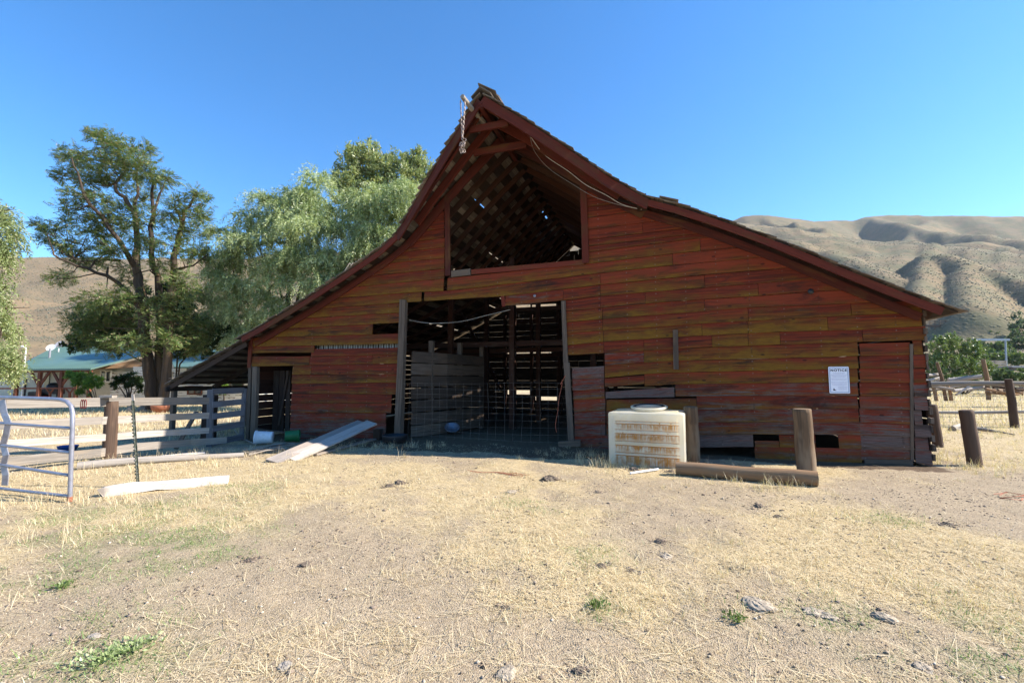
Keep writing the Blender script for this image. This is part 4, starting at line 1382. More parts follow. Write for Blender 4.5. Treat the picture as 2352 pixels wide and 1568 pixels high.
def bucket(c, ax, r0, r1, L, mat, label, name='bucket'):
    t = thing(name, label, 'bucket', c)
    m = MB(); m.lathe([(0, 0), (r0, 0), (r0 * 1.01, .01), (r1, L), (r1 + .012, L), (r1 + .012, L - .03), (r1 - .004, L - .03)], (0, 0, 0), 22, axis=ax)
    m.lathe([(r1 - .006, L), (r0 - .006, .012), (0, .012)], (0, 0, 0), 22, axis=ax); m.build('body', M[mat], t)
    m = MB(); A_ = unit(ax); s_ = unit(np.cross(A_, (0, 0, 1)) if abs(A_[2]) < .9 else np.array([1.0, 0, 0])); u_ = np.cross(s_, A_)
    m.tube([A_ * (L - .03) + s_ * (r1 + .012) * math.cos(k) + (-u_ * .5 + A_ * .1) * (r1 + .02) * math.sin(k) for k in np.linspace(0, math.pi, 10)], .004, 5)
    m.build('handle', M['wire'], t)
    return t


c = ground(644, 1019, .165)
bucket(c + np.array([-.20, 0, .0]), (-1, -.25, .02), .14, .165, .40, 'white_plastic', 'white plastic bucket tipped on its side by the corner post')
bucket(c + np.array([.02, .20, .0]), (.9, .3, .0), .135, .15, .34, 'green_plastic', 'green bucket on its side touching the white bucket')
q = ground(907, 1017)
m = MB(); m.lathe([(.26, 0), (.29, .20), (.31, .20), (.31, .18), (.27, .02), (0, .02)], (0, 0, 0), 20); o = m.build('rubber_tub', M['black'], None); o.location = tuple(q)
tag(o, 'low black rubber tub at the foot of the left door post', 'tub')
q = bl(6.05, .95, 0); q[2] = gz(q[0], q[1])
t = thing('metal_basin', 'oval grey metal basin tipped up inside the big doorway', 'basin', q, .5)
m = MB(); A_ = unit((-.15, -.5, .85)); m.lathe([(0, 0), (.14, .0), (.19, .10), (.205, .105), (.205, .09)], np.array([0, 0, .12]), 22, axis=A_); m.build('bowl', M['tub'], t)
q = ground(155, 1036, .02)
t = thing('feed_tub', 'round blue feed tub seen between the fence planks', 'tub', q)
m = MB(); m.lathe([(.15, 0), (.19, .11), (.20, .11), (.19, .10), (.16, .02), (0, .02)], (0, 0, 0), 22); m.build('bowl', M['blue_plastic'], t)
for i in range(7):
    a = ground(random.uniform(548, 590), random.uniform(1030, 1048), .03); b = ground(random.uniform(640, 690), random.uniform(1022, 1040), .06 + .02 * i / 3)
    o = rod('stick', M['pale_bark'], [a, (a + b) / 2 + np.array([0, 0, .03]), b], [.018, .016, .010],
            'loose dry stick in the small pile before the white bucket', 'stick', 6, .1)
    o['group'] = 'sticks piled before the white bucket'
a = ground(537, 1005, .25); b = ground(585, 1024, .05)
rod('dry_branch', M['pale_bark'], [a, (a * .6 + b * .4) - np.array([0, 0, .10]), b], [.014, .016, .02], 'bent grey branch sticking up below the wooden gate', 'branch', 6, .1)
# twine on the ground, orange
for us, lb, nm in (([(1075, 1083), (1105, 1086), (1150, 1085), (1172, 1091), (1200, 1094), (1150, 1088), (1190, 1089), (1212, 1094)], 'orange baling twine tangled on the ground in the middle', 'ground_twine'),
                   ([(2290, 1138), (2320, 1134), (2350, 1140), (2300, 1146), (2340, 1150), (2352, 1146)], 'faded orange twine on straw at the right edge', 'ground_twine')):
    m = MB()
    pts = [ground(u, v, .012 + .01 * random.random()) for u, v in us]
    for k in range(2):
        m.tube([p + np.array([random.uniform(-.05, .05), random.uniform(-.05, .05), 0]) for p in pts], .0035, 5)
    o = m.build(nm, M['twine'], loc=pts[0]); tag(o, lb, 'twine')

# clods, stones and dry dung ------------------------------------------------------
CL = [(1457, 1080, 16, 'rock', 'dark pointed clod in front of the stained tank'), (1541, 1083, 11, 'rock', 'small dark stone beside the white pipe'),
      (1176, 1130, 17, 'paledung', 'pale ragged dung lump in the middle of the yard'), (1262, 1102, 24, 'rock', 'wide dark dung heap right of the orange twine'),
      (918, 1110, 17, 'rock', 'dark dung lump straight below the doorway left post'), (895, 1116, 12, 'rock', 'smaller dark lump just left below that doorway dung'),
      (702, 1298, 17, 'rock', 'dark knobbly dung cluster in the bare left foreground'), (574, 1286, 11, 'rock', 'single dark clod left of the knobbly cluster'),
      (1738, 1388, 40, 'paledung', 'largest bleached dung cake in the right foreground'), (1868, 1405, 26, 'paledung', 'flat broken bleached dung right of the largest cake'),
      (1905, 1416, 22, 'paledung', 'crumbled pale dung between two bleached pieces'), (2032, 1418, 26, 'paledung', 'bleached dung farthest right on the bare soil'),
      (1528, 1276, 20, 'paledung', 'grey dung lump in straw right of centre'), (1515, 1243, 14, 'rock', 'dark dung lump just above the grey one right of centre'),
      (1380, 1299, 13, 'rock', 'oval dark clod left of the grey dung lump'), (1742, 1163, 13, 'rock', 'dark clod halfway between log and right foreground'),
      (1786, 1186, 10, 'rock', 'small dark clod below the halfway clod'), (2178, 1205, 12, 'rock', 'dark lump in straw near the right edge'),
      (1450, 1310, 9, 'rock', 'little clod in the central straw'), (1160, 1395, 12, 'rock', 'dark crumbly lump low in the centre foreground'),
      (1372, 1130, 8, 'rock', 'tiny dark stone in the yard centre right'), (214, 1461, 14, 'stone', 'tan stone beside the left foreground weed'),
      (655, 1530, 20, 'stone', 'flat grey stone at the bottom edge'), (1165, 1545, 30, 'paledung', 'crumbly pale dung patch at the bottom centre'),
      (2120, 1532, 24, 'paledung', 'pale dung slab at the bottom right'), (1330, 1540, 16, 'rock', 'brown clod at the bottom edge right of centre')]
for (u, v, r, mt, lb) in CL:
    p = ground(u, v); R = r * p[1] / F * .85
    n = 6; vs = []; fs = []; seed = random.randrange(999)
    U, Vv = 26, 15
    flat = .30 if mt == 'paledung' else .48
    for j in range(Vv + 1):
        for i in range(U):
            th2 = math.pi * j / Vv; ph = 2 * math.pi * i / U
            x, y, z = math.sin(th2) * math.cos(ph), math.sin(th2) * math.sin(ph), math.cos(th2)
            k = .50 + .62 * float(fbm(x * 1.9 + z * 1.7 + seed, y * 1.9 - z * 1.3, seed, 3)) + .55 * abs(float(fbm(x * 5.2 + seed, y * 5.2 + z * 4, seed + 5, 3)) - .5) + .30 * float(vnoise(x * 11 + z * 9, y * 11 + seed, seed))
            vs.append((x * R * k, y * R * k * .8, z * R * flat * k + R * flat * .12))
    for j in range(Vv):
        for i in range(U):
            b = (i + 1) % U; fs.append((j * U + i, (j + 1) * U + i, (j + 1) * U + b, j * U + b))
    m = MB(); m.add(vs, fs, vs, (0, 0, 0)); o = m.build('stone' if mt == 'stone' else 'dung_clod', M[mt], None)
    o.location = tuple(p - np.array([0, 0, R * flat * .18])); o.rotation_euler = (0, 0, random.uniform(0, 6))
    tag(o, lb, 'stone' if mt == 'stone' else 'clod', 'clods and stones scattered over the yard')

# ------------------------------------------------------------------ farmhouse
HY = 33.0
H0 = at(300, 925, HY); H0[2] = float(gz(H0[0], H0[1]))
house = thing('farmhouse', 'low white farmhouse with green metal roof and timber porch behind the fence', 'house', H0)


def hp(u, v, dy=0.0): return rel(at(u, v, HY + dy), H0)


def zof(v, dy=0): return hp(300, v, dy)[2]


zb = -.4
m = MB(); xl = hp(-60, 900, 0)[0]; xr = hp(332, 900, 0)[0]; m.box(xl, xr, 0, 7.5, zb, zof(838)); hw = m.build('wall', M['cream'], house)
m = MB(); x2 = hp(318, 900)[0]; x3 = hp(600, 900)[0]
m.box(x2, x3, -.6, 7, zb, zof(842, -.6)); m.build('wall', M['peel'], house)
m = MB(); xs = hp(260, 900)[0]; m.box(xs, x2 - .01, -.25, 3, zb, zof(853, -.25)); m.build('wall', M['peel'], house)
# roofs
m = MB()
ea, eb, ec, rd, ra = hp(38, 848, -2.2), hp(208, 846, -2.2), hp(338, 812, .6), hp(345, 789, 5.5), hp(124, 797, 5.5)
m.prism([ea, eb, ec, rd, ra], (0, 0, -.10)); 
m.prism([ea, ra, rel(at(60, 830, HY + 11), H0)], (0, 0, -.10))
for i in range(34):   # standing seams
    t = i / 33
    e = ea + (eb - ea) * t; r_ = ra + (rd - ra) * (t * .72)
    m.bar(e + np.array([0, 0, .02]), r_ + np.array([0, 0, .02]), .03, .03)
mainroof = m.build('roof', M['roofgreen'], house)
m = MB(); f0, f1, g1_, g0_ = hp(400, 842, -1.3), hp(620, 842, -1.3), hp(620, 786, 5), hp(378, 787, 5)
m.prism([f0, f1, g1_, g0_], (0, 0, -.10)); m.build('roof', M['roofgreen'], house)
m = MB(); m.poly([hp(342, 842, -.61), hp(402, 842, -.61), hp(384, 822, -.61), hp(350, 820, -.61)]); m.build('gable', M['peel'], house)
m = MB(); m.prism([hp(212, 848, -1.6), hp(330, 842, -.2), hp(330, 822, -.2)], (0, .08, 0)); m.build('porch_gable', M['log_wood'], house)
m = MB(); m.bar(hp(42, 852, -2.0), hp(212, 850, -2.0), .22, .10); m.build('porch_beam', M['porchwood'], house)
for u in (-12, 41, 93, 143, 178, 208):
    m = MB(); top = hp(u, 852, -2.0); m.box(top[0] - .09, top[0] + .09, top[1] - .09, top[1] + .09, zb, top[2])
    for s_ in (-1, 1):
        if u in (93, 143): m.bar(top + np.array([s_ * .62, 0, -.05]), top + np.array([s_ * .05, 0, -.95]), .14, .10)
    m.build('porch_post', M['porchwood'], house)
m = MB(); m.bar(hp(-20, 892, -2.0), hp(200, 891, -2.0), .10, .10)
for u in (115, 160): m.bar(hp(u - 8, 893, -2.0), hp(u, 903, -2.0), .08, .06); m.bar(hp(u + 8, 893, -2.0), hp(u, 903, -2.0), .08, .06); m.bar(hp(u, 900, -2), hp(u, 915, -2), .1, .1, up=(1, 0, 0))
m.build('porch_rail', M['porchwood'], house)


def hwin(u0, v0, u1, v1, dy, frame='whitepaint', panes=2):
    a = hp(u0, v1, dy); b = hp(u1, v0, dy)
    fr_ = MB(); w = .09
    fr_.box(a[0], b[0], a[1] - .05, a[1], a[2], a[2] + w); fr_.box(a[0], b[0], a[1] - .05, a[1], b[2] - w, b[2])
    for i in range(panes + 1):
        x = a[0] + (b[0] - a[0] - w) * i / panes
        fr_.box(x, x + w, a[1] - .052, a[1] - .002, a[2] + w, b[2] - w)
    f_ = fr_.build('window', M[frame], house)
    g = MB(); g.box(a[0] + .03, b[0] - .03, a[1] - .02, a[1] - .004, a[2] + .03, b[2] - .03); g.build('pane', M['glass'], f_)


hwin(229, 850, 258, 878, -.26); hwin(430, 886, 466, 906, -.61, 'porchwood'); hwin(526, 877, 560, 896, -.61, 'old_wood', 1); hwin(429, 844, 460, 859, -.61, 'old_wood', 1)
hwin(384, 852, 396, 880, -.61, 'whitepaint', 1)
m = MB(); a = hp(101, 915, 0); b = hp(116, 857, 0); m.box(a[0], b[0], -.06, -.002, zb, b[2]); m.build('door', M['glass'], house)
m = MB(); a = hp(55, 915, 0); b = hp(62, 868, 0); m.box(a[0], b[0], -.06, -.002, zb, b[2]); m.build('door', M['dark_wood'], house)
m = MB(); q = hp(113, 826, 1.2); m.tube([q, q + np.array([0, 0, .85])], .07, 10); m.build('vent_pipe', M['dishdark'], mainroof)
m = MB(); q = hp(134, 810, 3.4); m.tube([q, q + np.array([0, 0, .35])], .04, 8); m.build('vent_pipe', M['dish'], mainroof)
for u, v, mt, dy in ((117, 799, 'dish', 4.2), (138, 791, 'dishdark', 5.6)):
    m = MB(); q = hp(u, v, dy); A_ = unit((.2, -.8, .55)); m.lathe([(0, -.08), (.18, -.06), (.33, 0)], q + np.array([0, 0, .05]), 20, axis=A_); m.tube([q - np.array([0, 0, .5]), q], .03, 6); m.build('satellite_dish', M[mt], mainroof)
pt_ = at(57, 830, 31); yl = thing('yard_light', 'white yard lamp on a thin pole at the left house corner', 'lamp', (pt_[0], pt_[1], 0))
m = MB(); m.tube([(0, 0, 0), (0, 0, pt_[2] + .9), (-.15, 0, pt_[2] + 1.0)], .04, 8); m.build('pole', M['whitepaint'], yl)
m = MB(); m.lathe([(0, .12), (.12, .1), (.16, 0), (.1, -.04), (0, -.05)], (-.2, 0, pt_[2] + .98), 14); m.build('lamp_head', M['dish'], yl)
q = at(85, 915, 31.6); q[2] = 0
ch = thing('red_cooler_chest', 'dark red chest under the left end of the porch', 'chest', q)
m = MB(); m.box(-.48, .48, -.3, .3, 0, .45); m.build('body', M['redplastic'], ch, bevel=.03)
m = MB(); m.box(-.40, .36, -.28, .28, .455, .72); m.build('lid', M['black'], ch, bevel=.04)
q = at(146, 915, 31.8); q[2] = 0
gr = thing('barbecue_grill', 'black covered grill standing behind the porch rail', 'grill', (at(145, 900, 31.4)[0], 31.9, 0))
gr.location = (at(132, 900, 31.9)[0] - .3, 31.9, 0)
m = MB(); m.box(-.55, .55, -.3, .3, .55, .9); m.build('body', M['black'], gr, bevel=.03)
m = MB(); m.lathe([(0, .45), (.22, .42), (.36, .25), (.4, 0)], (0, 0, .9), 16); m.build('hood', M['black'], gr)
for sx in (-.45, .45):
    m = MB(); m.box(sx - .04, sx + .04, -.2, .2, 0, .55); m.build('leg', M['black'], gr)
q = ground(368, 947)
fpz = thing('flower_pot', 'round terracotta planter at the foot of the big locust tree', 'planter', q)
m = MB(); m.lathe([(.32, 0), (.40, .38), (.44, .38), (.44, .33), (.36, .05), (0, .3)], (0, 0, 0), 20); m.build('pot', M['terracotta'], fpz)
for u, v in ((327, 944), (343, 945), (300, 946)):
    p = ground(u, v); m = MB(); m.lathe([(.0, .34), (.14, .27), (.2, .1), (.19, -.05)], (0, 0, 0), 9); o = m.build('stone', M['stone'], None); o.location = tuple(p)
    tag(o, 'rounded grey stone in the row beside the locust trunk', 'stone', 'stones edging the locust tree')

# ------------------------------------------------------------------ trees
M['locust_leaf'] = mat_leaf('locust_leaf', (.075, .13, .035), (.18, .23, .085), .34, (.30, .22, .13))
M['willow_leaf'] = mat_leaf('willow_leaf', (.16, .22, .085), (.42, .48, .24), .30, (.52, .55, .35), .36)
M['ash_leaf'] = mat_leaf('upright_leaf', (.16, .21, .075), (.34, .38, .18), .32, (.42, .40, .24), .4)
M['bush_leaf'] = mat_leaf('dark_bush_leaf', (.02, .044, .012), (.055, .085, .024), .26)
M['bright_leaf'] = mat_leaf('bright_shrub_leaf', (.10, .20, .03), (.20, .30, .06), .35)
M['far_leaf'] = mat_leaf('far_green_leaf', (.09, .145, .04), (.175, .22, .075), .25)
M['fardark_leaf'] = mat_leaf('far_dark_leaf', (.05, .09, .035), (.10, .14, .06), .25)


def rv(n):
    v = RNG.normal(size=(n, 3)); return v / np.linalg.norm(v, axis=1, keepdims=True)


def nrmz(v): return v / np.maximum(np.linalg.norm(v, axis=1, keepdims=True), 1e-9)


def leaf_quads(c, d, L, W, nrm=None):
    """diamond leaves: base c, direction d"""
    n = len(c)
    if nrm is None: nrm = rv(n)
    s = nrmz(np.cross(d, nrm)); nn = np.cross(s, d)
    L = np.broadcast_to(np.asarray(L, float).reshape(-1, 1), (n, 1)); W = np.broadcast_to(np.asarray(W, float).reshape(-1, 1), (n, 1))
    a = c; b = c + d * L * .45 + s * W * .5 - nn * W * .12; e = c + d * L; f = c + d * L * .45 - s * W * .5 - nn * W * .12
    V = np.stack([a, b, e, f], 1).reshape(-1, 3)
    return V


def crown(name, V, mat, parent, tone=None):
    n = len(V) // 4
    Fc = np.arange(n * 4).reshape(n, 4)
    t = RNG.random((n, 3)) if tone is None else tone
    return npmesh(name, V - np.asarray(parent.location)[None, :], Fc, mat, parent, {'tn': np.repeat(t, 4, axis=0)})


def sprays(centres, radii, counts, flat=.8, leaf=.115, wid=.048, pairs=5, axlen=.32):
    out = []; tone = []
    for c, r, n in zip(centres, radii, counts):
        p = rv(n) * (RNG.random((n, 1)) ** .45) * r * np.array([1, 1, flat])
        # tufts: gather the sprays around a few twigs
        k = max(4, n // 8); tw = rv(k) * (RNG.random((k, 1)) ** .5) * r * np.array([1, 1, flat])
        p = tw[RNG.integers(0, k, n)] + RNG.normal(size=(n, 3)) * r * .19
        o = c + p
        d = nrmz(p * np.array([1, 1, .5]) + RNG.normal(size=(n, 3)) * r * .35 + np.array([0, 0, -.08]) * r)
        up = nrmz(np.array([[0, 0, 1.0]]) + RNG.normal(size=(n, 3)) * .45)
        s = nrmz(np.cross(d, up)); base = RNG.random((n, 1))
        for i in range(pairs):
            t = (i + .6) / pairs * axlen
            for sg in (-1, 1):
                dd = nrmz(s * sg * .9 + d * .45 - up * .18)
                out.append(leaf_quads(o + d * t, dd, leaf * (1 - .25 * i / pairs), wid, up + RNG.normal(size=(n, 3)) * .3))
                tone.append(np.concatenate([np.clip(base + RNG.normal(size=(n, 1)) * .2, 0, 1), RNG.random((n, 2)) * .0 + base * .0 + RNG.random((n, 1))], 1))
    return np.concatenate(out), np.concatenate(tone)


def limb(mb, pts, r0, r1, wig=.05, n=9):
    pts = [np.asarray(p, float) for p in pts]
    out = [pts[0]]
    for a, b in zip(pts[:-1], pts[1:]):
        for k in (1, 2):
            q = a + (b - a) * k / 2
            out.append(q + np.array([random.uniform(-wig, wig) for _ in range(3)]) * (1 if k == 1 else .3))
    m = len(out)
    mb.tube(out, [r0 + (r1 - r0) * (i / (m - 1)) ** .8 for i in range(m)], n, cap=False, rough=.10)
    return out


# big locust -----------------------------------------------------------------
LY = 24.6
lb_ = ground(352, 936)
loc = thing('locust_tree', 'tall open locust tree with several leaning trunks before the farmhouse', 'tree', lb_)
G7 = lambda x, y, dy=0: at(x * .3173, 268 + y * .3173, LY + dy)
wood = MB(); joints = []


def L7(pts, r0, r1, dys=None):
    p = [G7(x, y, (dys[i] if dys else 0)) for i, (x, y) in enumerate(pts)]
    joints.extend(limb(wood, p, r0, r1, .10, 9))


def LD(pts, r0, r1, dy=0):
    joints.extend(limb(wood, [at(u, v, LY + dy) for u, v in pts], r0, r1, .05, 12))


LD([(348, 940), (345, 900), (343, 860), (340, 820), (334, 785), (330, 757)], .30, .23)
LD([(366, 940), (364, 895), (365, 840), (366, 790), (368, 757)], .23, .20, .4)
LD([(372, 940), (378, 895), (383, 850), (385, 800), (387, 744)], .27, .19, -.1)
L7([(1040, 1540), (1020, 1350), (1000, 1200), (985, 1100), (985, 1000)], .27, .19)
L7([(985, 1100), (930, 1010), (850, 880), (740, 720), (650, 640), (600, 520), (560, 400), (520, 300)], .16, .03, [0, -.3, -.8, -1.2, -1.6, -1.8, -1.9, -2])
L7([(985, 1000), (990, 850), (980, 700), (900, 580), (840, 540), (870, 440), (900, 330), (850, 200)], .18, .03, [0, .3, .6, .4, .2, .2, .4, .5])
L7([(980, 700), (1000, 560), (985, 450), (1010, 330), (1060, 230)], .10, .02, [.6, .8, 1, 1.2, 1.3])
L7([(1160, 1540), (1150, 1250), (1135, 1150), (1100, 1000), (1090, 800), (1100, 600), (1110, 480), (1090, 380)], .23, .04, [.4, .3, .2, .1, .1, .2, .3, .4])
L7([(1100, 700), (1160, 560), (1200, 460)], .09, .02)
L7([(1220, 1500), (1240, 1200), (1260, 1000), (1290, 880), (1320, 760), (1330, 680), (1400, 600), (1430, 550)], .22, .03, [-.1, -.2, -.3, -.4, -.5, -.6, -.8, -.9])
L7([(1300, 830), (1290, 700), (1270, 610)], .10, .02)
L7([(1010, 1370), (930, 1270), (840, 1190), (700, 1130), (560, 1080), (430, 1030), (380, 970), (340, 850)], .14, .02, [0, -.4, -.8, -1.3, -1.8, -2.2, -2.4, -2.5])
L7([(640, 1110), (690, 1040), (760, 1000)], .06, .02, [-1.4, -1.3, -1.2])
L7([(790, 1170), (785, 1090), (770, 1240)], .05, .02, [-1, -.9, -.9])
L7([(870, 1040), (760, 1030), (640, 1040), (540, 1030)], .07, .015, [-.4, -.6, -.8, -.9])
L7([(1260, 1110), (1340, 1090), (1440, 1040), (1500, 1000)], .08, .015, [-.2, -.5, -.8, -1])
L7([(1160, 1150), (1080, 1110), (1010, 1130), (930, 1180)], .05, .012, [.2, -.6, -1, -1.2])
L7([(850, 1000), (780, 930), (720, 900)], .06, .015, [-.6, -1, -1.2])
CP = [(760, 165, 70), (850, 220, 75), (950, 240, 75), (1040, 240, 50), (715, 140, 40), (650, 115, 18), (560, 260, 55), (480, 285, 42), (560, 335, 60), (650, 310, 60), (760, 320, 75), (870, 330, 85), (1000, 330, 70), (460, 430, 40),
      (560, 425, 65), (620, 480, 55), (700, 430, 55), (800, 440, 80), (920, 410, 85), (1050, 380, 85), (1130, 440, 75), (1205, 450, 42), (560, 570, 60), (640, 600, 60), (740, 600, 55), (480, 670, 45), (560, 680, 52),
      (700, 760, 80), (800, 780, 75), (640, 830, 70), (700, 860, 62), (850, 700, 62), (950, 600, 85), (1050, 590, 75), (900, 800, 75), (1000, 720, 62), (1120, 760, 62), (1080, 900, 72), (1000, 900, 62), (470, 760, 52),
      (400, 830, 50), (345, 800, 40), (260, 775, 30), (330, 880, 32), (430, 940, 50), (520, 900, 52), (580, 930, 42), (520, 1000, 42), (560, 1035, 50), (640, 1040, 42), (750, 960, 55), (800, 1000, 62), (860, 960, 52),
      (1280, 610, 55), (1420, 560, 42), (1490, 615, 32), (1240, 700, 62), (1380, 700, 78), (1480, 725, 48), (1290, 830, 62), (1420, 820, 70), (1250, 940, 62), (1380, 960, 80), (1465, 1000, 52), (1150, 1050, 72),
      (1250, 1150, 52), (1330, 1200, 72), (470, 1150, 50), (415, 1175, 40), (700, 1330, 72), (620, 1400, 72), (800, 1300, 82), (880, 1330, 62), (540, 1490, 70), (680, 1490, 85), (780, 1420, 92), (880, 1450, 75),
      (950, 1210, 52), (1100, 1350, 72), (1100, 1450, 72), (1250, 1380, 75), (1300, 1280, 55), (900, 1085, 42), (640, 1600, 75), (820, 1590, 85), (930, 1650, 70), (1060, 1640, 75), (1180, 1690, 55), (1330, 1560, 90), (1400, 1480, 70), (1480, 1560, 70), (1420, 1650, 70),
      (1240, 1600, 60), (740, 1680, 55)]
cc = []; rr_ = []; cn = []
J = np.array(joints)
for (x, y, r) in CP:
    R = r * .3173 * LY / F * 1.38
    c = G7(x, y, random.uniform(-1.8, 1.8))
    cc.append(c); rr_.append(R); cn.append(int(42 + 76 * (R / .5) ** 1.7 * (.78 if y < 1250 else .9)))
    j = J[np.argmin(np.linalg.norm(J - c, axis=1) + (J[:, 2] > c[2] + .3) * 1.5)]
    if np.linalg.norm(c - j) > .25:
        md = (c + j) / 2 + np.array([random.uniform(-.15, .15), random.uniform(-.15, .15), -.12])
        wood.tube([j, md, c + (c - md) * .35], [.035, .022, .008], 5, cap=False)
    for _ in range(3):
        e = c + np.array([random.uniform(-1, 1), random.uniform(-1, 1), random.uniform(-.4, .7)]) * R
        wood.tube([c, (c + e) / 2 + np.array([0, 0, .05]), e], [.014, .010, .005], 4, cap=False)
tk_ = MB(); tk_.v = [tuple(np.array(p) - lb_) for p in wood.v]; tk_.f = wood.f; tk_.pu = wood.pu; tk_.tn = wood.tn; tk_.sm = wood.sm
tk_.build('trunk', M['bark'], loc)
V, tn_a = sprays(cc, rr_, cn)
crown('crown', V, M['locust_leaf'], loc, tn_a)


def hanging(clumps, Y, ns, seglen, leaf, wid, shell=.55, lift=.25, per=20, spread=.5):
    """strands that leave a clump upward/outward and hang over"""
    outs = []; tones = []
    for (u, v, ru, rv_, dy, w) in clumps:
        c = at(u, v, Y + dy); R = np.array([ru * Y / F, ru * Y / F * .8, rv_ * Y / F])
        n = int(ns * w)
        q = rv(n); q[:, 2] = np.abs(q[:, 2]) * .9 - .25 + RNG.random(n) * .2
        p = c + q * R * (shell + (1 - shell) * RNG.random((n, 1)))
        d = nrmz(q * np.array([1, 1, .3]) * spread + np.array([0, 0, lift]) + RNG.normal(size=(n, 3)) * .25)
        Ln = seglen * (.5 + RNG.random((n, 1)))
        base = np.clip(RNG.random((n, 1)) * .4 + RNG.random() * .6, 0, 1)
        pos = p.copy()
        for k in range(per):
            d = nrmz(d + np.array([0, 0, -.20]) + RNG.normal(size=(n, 3)) * .05)
            pos = pos + d * Ln / per
            sd = nrmz(np.cross(d, rv(n)))
            for rep in range(2):
                sd = -sd if rep else sd
                ld = nrmz(d * .75 + sd * .65)
                outs.append(leaf_quads(pos + RNG.normal(size=(n, 3)) * .03, ld, leaf * (.7 + .6 * RNG.random(n)), wid))
                tones.append(np.concatenate([np.clip(base + RNG.normal(size=(n, 1)) * .18, 0, 1), RNG.random((n, 2))], 1))
    return np.concatenate(outs), np.concatenate(tones)


def bushy(clumps, Y, dens, leaf, wid, up=.6):
    outs = []; tones = []
    for (u, v, ru, rv_, dy, w) in clumps:
        c = at(u, v, Y + dy); R = np.array([ru, ru * .85, rv_]) * (Y + dy) / F
        n = int(dens * w)
        k = max(6, n // 45)
        tw = rv(k) * (RNG.random((k, 1)) ** .4) * R
        td = nrmz(tw / R + np.array([0, 0, up]) + RNG.normal(size=(k, 3)) * .25)
        ix = RNG.integers(0, k, n); tl = RNG.random((n, 1)) * .38 * R[2]
        p = c + tw[ix] + td[ix] * tl + RNG.normal(size=(n, 3)) * R * .075
        d = nrmz(td[ix] * .6 + RNG.normal(size=(n, 3)) * .7)
        outs.append(leaf_quads(p, d, leaf * (.7 + .6 * RNG.random(n)), wid))
        b = RNG.random((k, 1))[ix]
        tones.append(np.concatenate([np.clip(b * .7 + RNG.random((n, 1)) * .4 - .05, 0, 1), RNG.random((n, 2))], 1))
    return np.concatenate(outs), np.concatenate(tones)


def willow(cl, Y):
    # every limb end carries a plume: short hanging strands over a leafy core
    sub_ = []
    for (u, v, ru, rv_, dy, w) in cl:
        for _ in range(7):
            q = RNG.normal(size=3) * .55
            sub_.append((u + q[0] * ru, v + q[1] * rv_, ru * RNG.uniform(.26, .48), rv_ * RNG.uniform(.22, .40), dy + q[2] * 1.3, w))
    a1, t1 = hanging(sub_, Y, 42, 1.05, .17, .040, shell=.3, per=15, lift=.45, spread=.8)
    a2, t2 = bushy(sub_, Y, 260, .19, .05, .5)
    t2[:, 0] *= .6
    return np.concatenate([a1, a2]), np.concatenate([t1, t2])


def trunk_of(t, base, tips, Y, r0, mat='bark', stem=.35):
    mbt = MB(); b = np.asarray(base, float)
    for i, (u, v, dy, r) in enumerate(tips):
        e = at(u, v, Y + dy)
        m1 = b + np.array([(e[0] - b[0]) * .12, (e[1] - b[1]) * .12, (e[2] - b[2]) * stem])
        m2 = b + np.array([(e[0] - b[0]) * .5, (e[1] - b[1]) * .5, (e[2] - b[2]) * .68])
        o = limb(mbt, [b - b + np.array([0, 0, -.2]), m1 - b, m2 - b, e - b], r, .03, .12, 9)
        for _ in range(4):
            j = o[random.randrange(len(o) // 2, len(o))]
            f = j + np.array([random.uniform(-1.2, 1.2), random.uniform(-1.2, 1.2), random.uniform(.1, 1.2)])
            mbt.tube([j, (j + f) / 2 + np.array([0, 0, .1]), f], [.05, .03, .012], 5, cap=False)
    return mbt.build('trunk', M[mat], t)


# two willows and a taller upright tree behind the barn --------------------------
WY = 27.0
b = at(640, 900, WY); b[2] = 0
wlw = thing('willow_tree', 'pale drooping willow left of the barn, between locust and roof', 'tree', b)
WC = [(690, 440, 62, 66, 0, .9), (650, 500, 58, 52, -1, .9), (590, 500, 60, 55, 0, .9), (540, 570, 62, 60, 0, 1), (740, 470, 60, 60, 0, .9), (640, 590, 90, 62, -1.5, 1.3), (510, 640, 48, 55, 0, .8),
      (580, 660, 70, 60, -.5, 1.1), (720, 620, 80, 70, -1.5, 1.2), (560, 740, 72, 60, 0, 1.1), (650, 730, 80, 62, -.5, 1.2), (500, 720, 42, 60, .5, .7), (730, 700, 70, 60, -.5, .9), (610, 800, 60, 40, 1, .6), (700, 540, 60, 50, -1.8, .7)]
V, tn_a = willow(WC, WY)
crown('crown', V, M['willow_leaf'], wlw, tn_a)
trunk_of(wlw, b, [(690, 470, 0, .3), (590, 540, 0, .22), (540, 640, 0, .16), (740, 520, 0, .2), (640, 640, -1, .16), (560, 700, 0, .13), (680, 600, -.5, .15)], WY, .3)
b = at(860, 900, 26.0); b[2] = 0
wl2 = thing('willow_tree', 'fuller sunlit willow rising directly behind the barn left slope', 'tree', b)
WC2 = [(860, 470, 72, 66, -.5, 1.2), (800, 540, 76, 66, -1, 1.2), (930, 480, 60, 62, 0, 1.0), (890, 560, 80, 66, -1, 1.3), (960, 540, 46, 60, 0, .8), (780, 620, 80, 56, -1, 1.2), (860, 640, 70, 50, -1, 1), (760, 680, 60, 50, -.5, .8), (820, 480, 48, 50, 0, .7), (930, 610, 50, 50, -.5, .7)]
V, tn_a = willow(WC2, 26.0)
crown('crown', V, M['willow_leaf'], wl2, tn_a)
o = trunk_of(wl2, b, [(860, 500, 0, .3), (800, 560, 0, .2), (930, 510, 0, .2), (780, 640, 0, .15), (890, 580, 0, .2)], 26.0, .3)
m = MB()     # bleached dead branches arching out of the crown
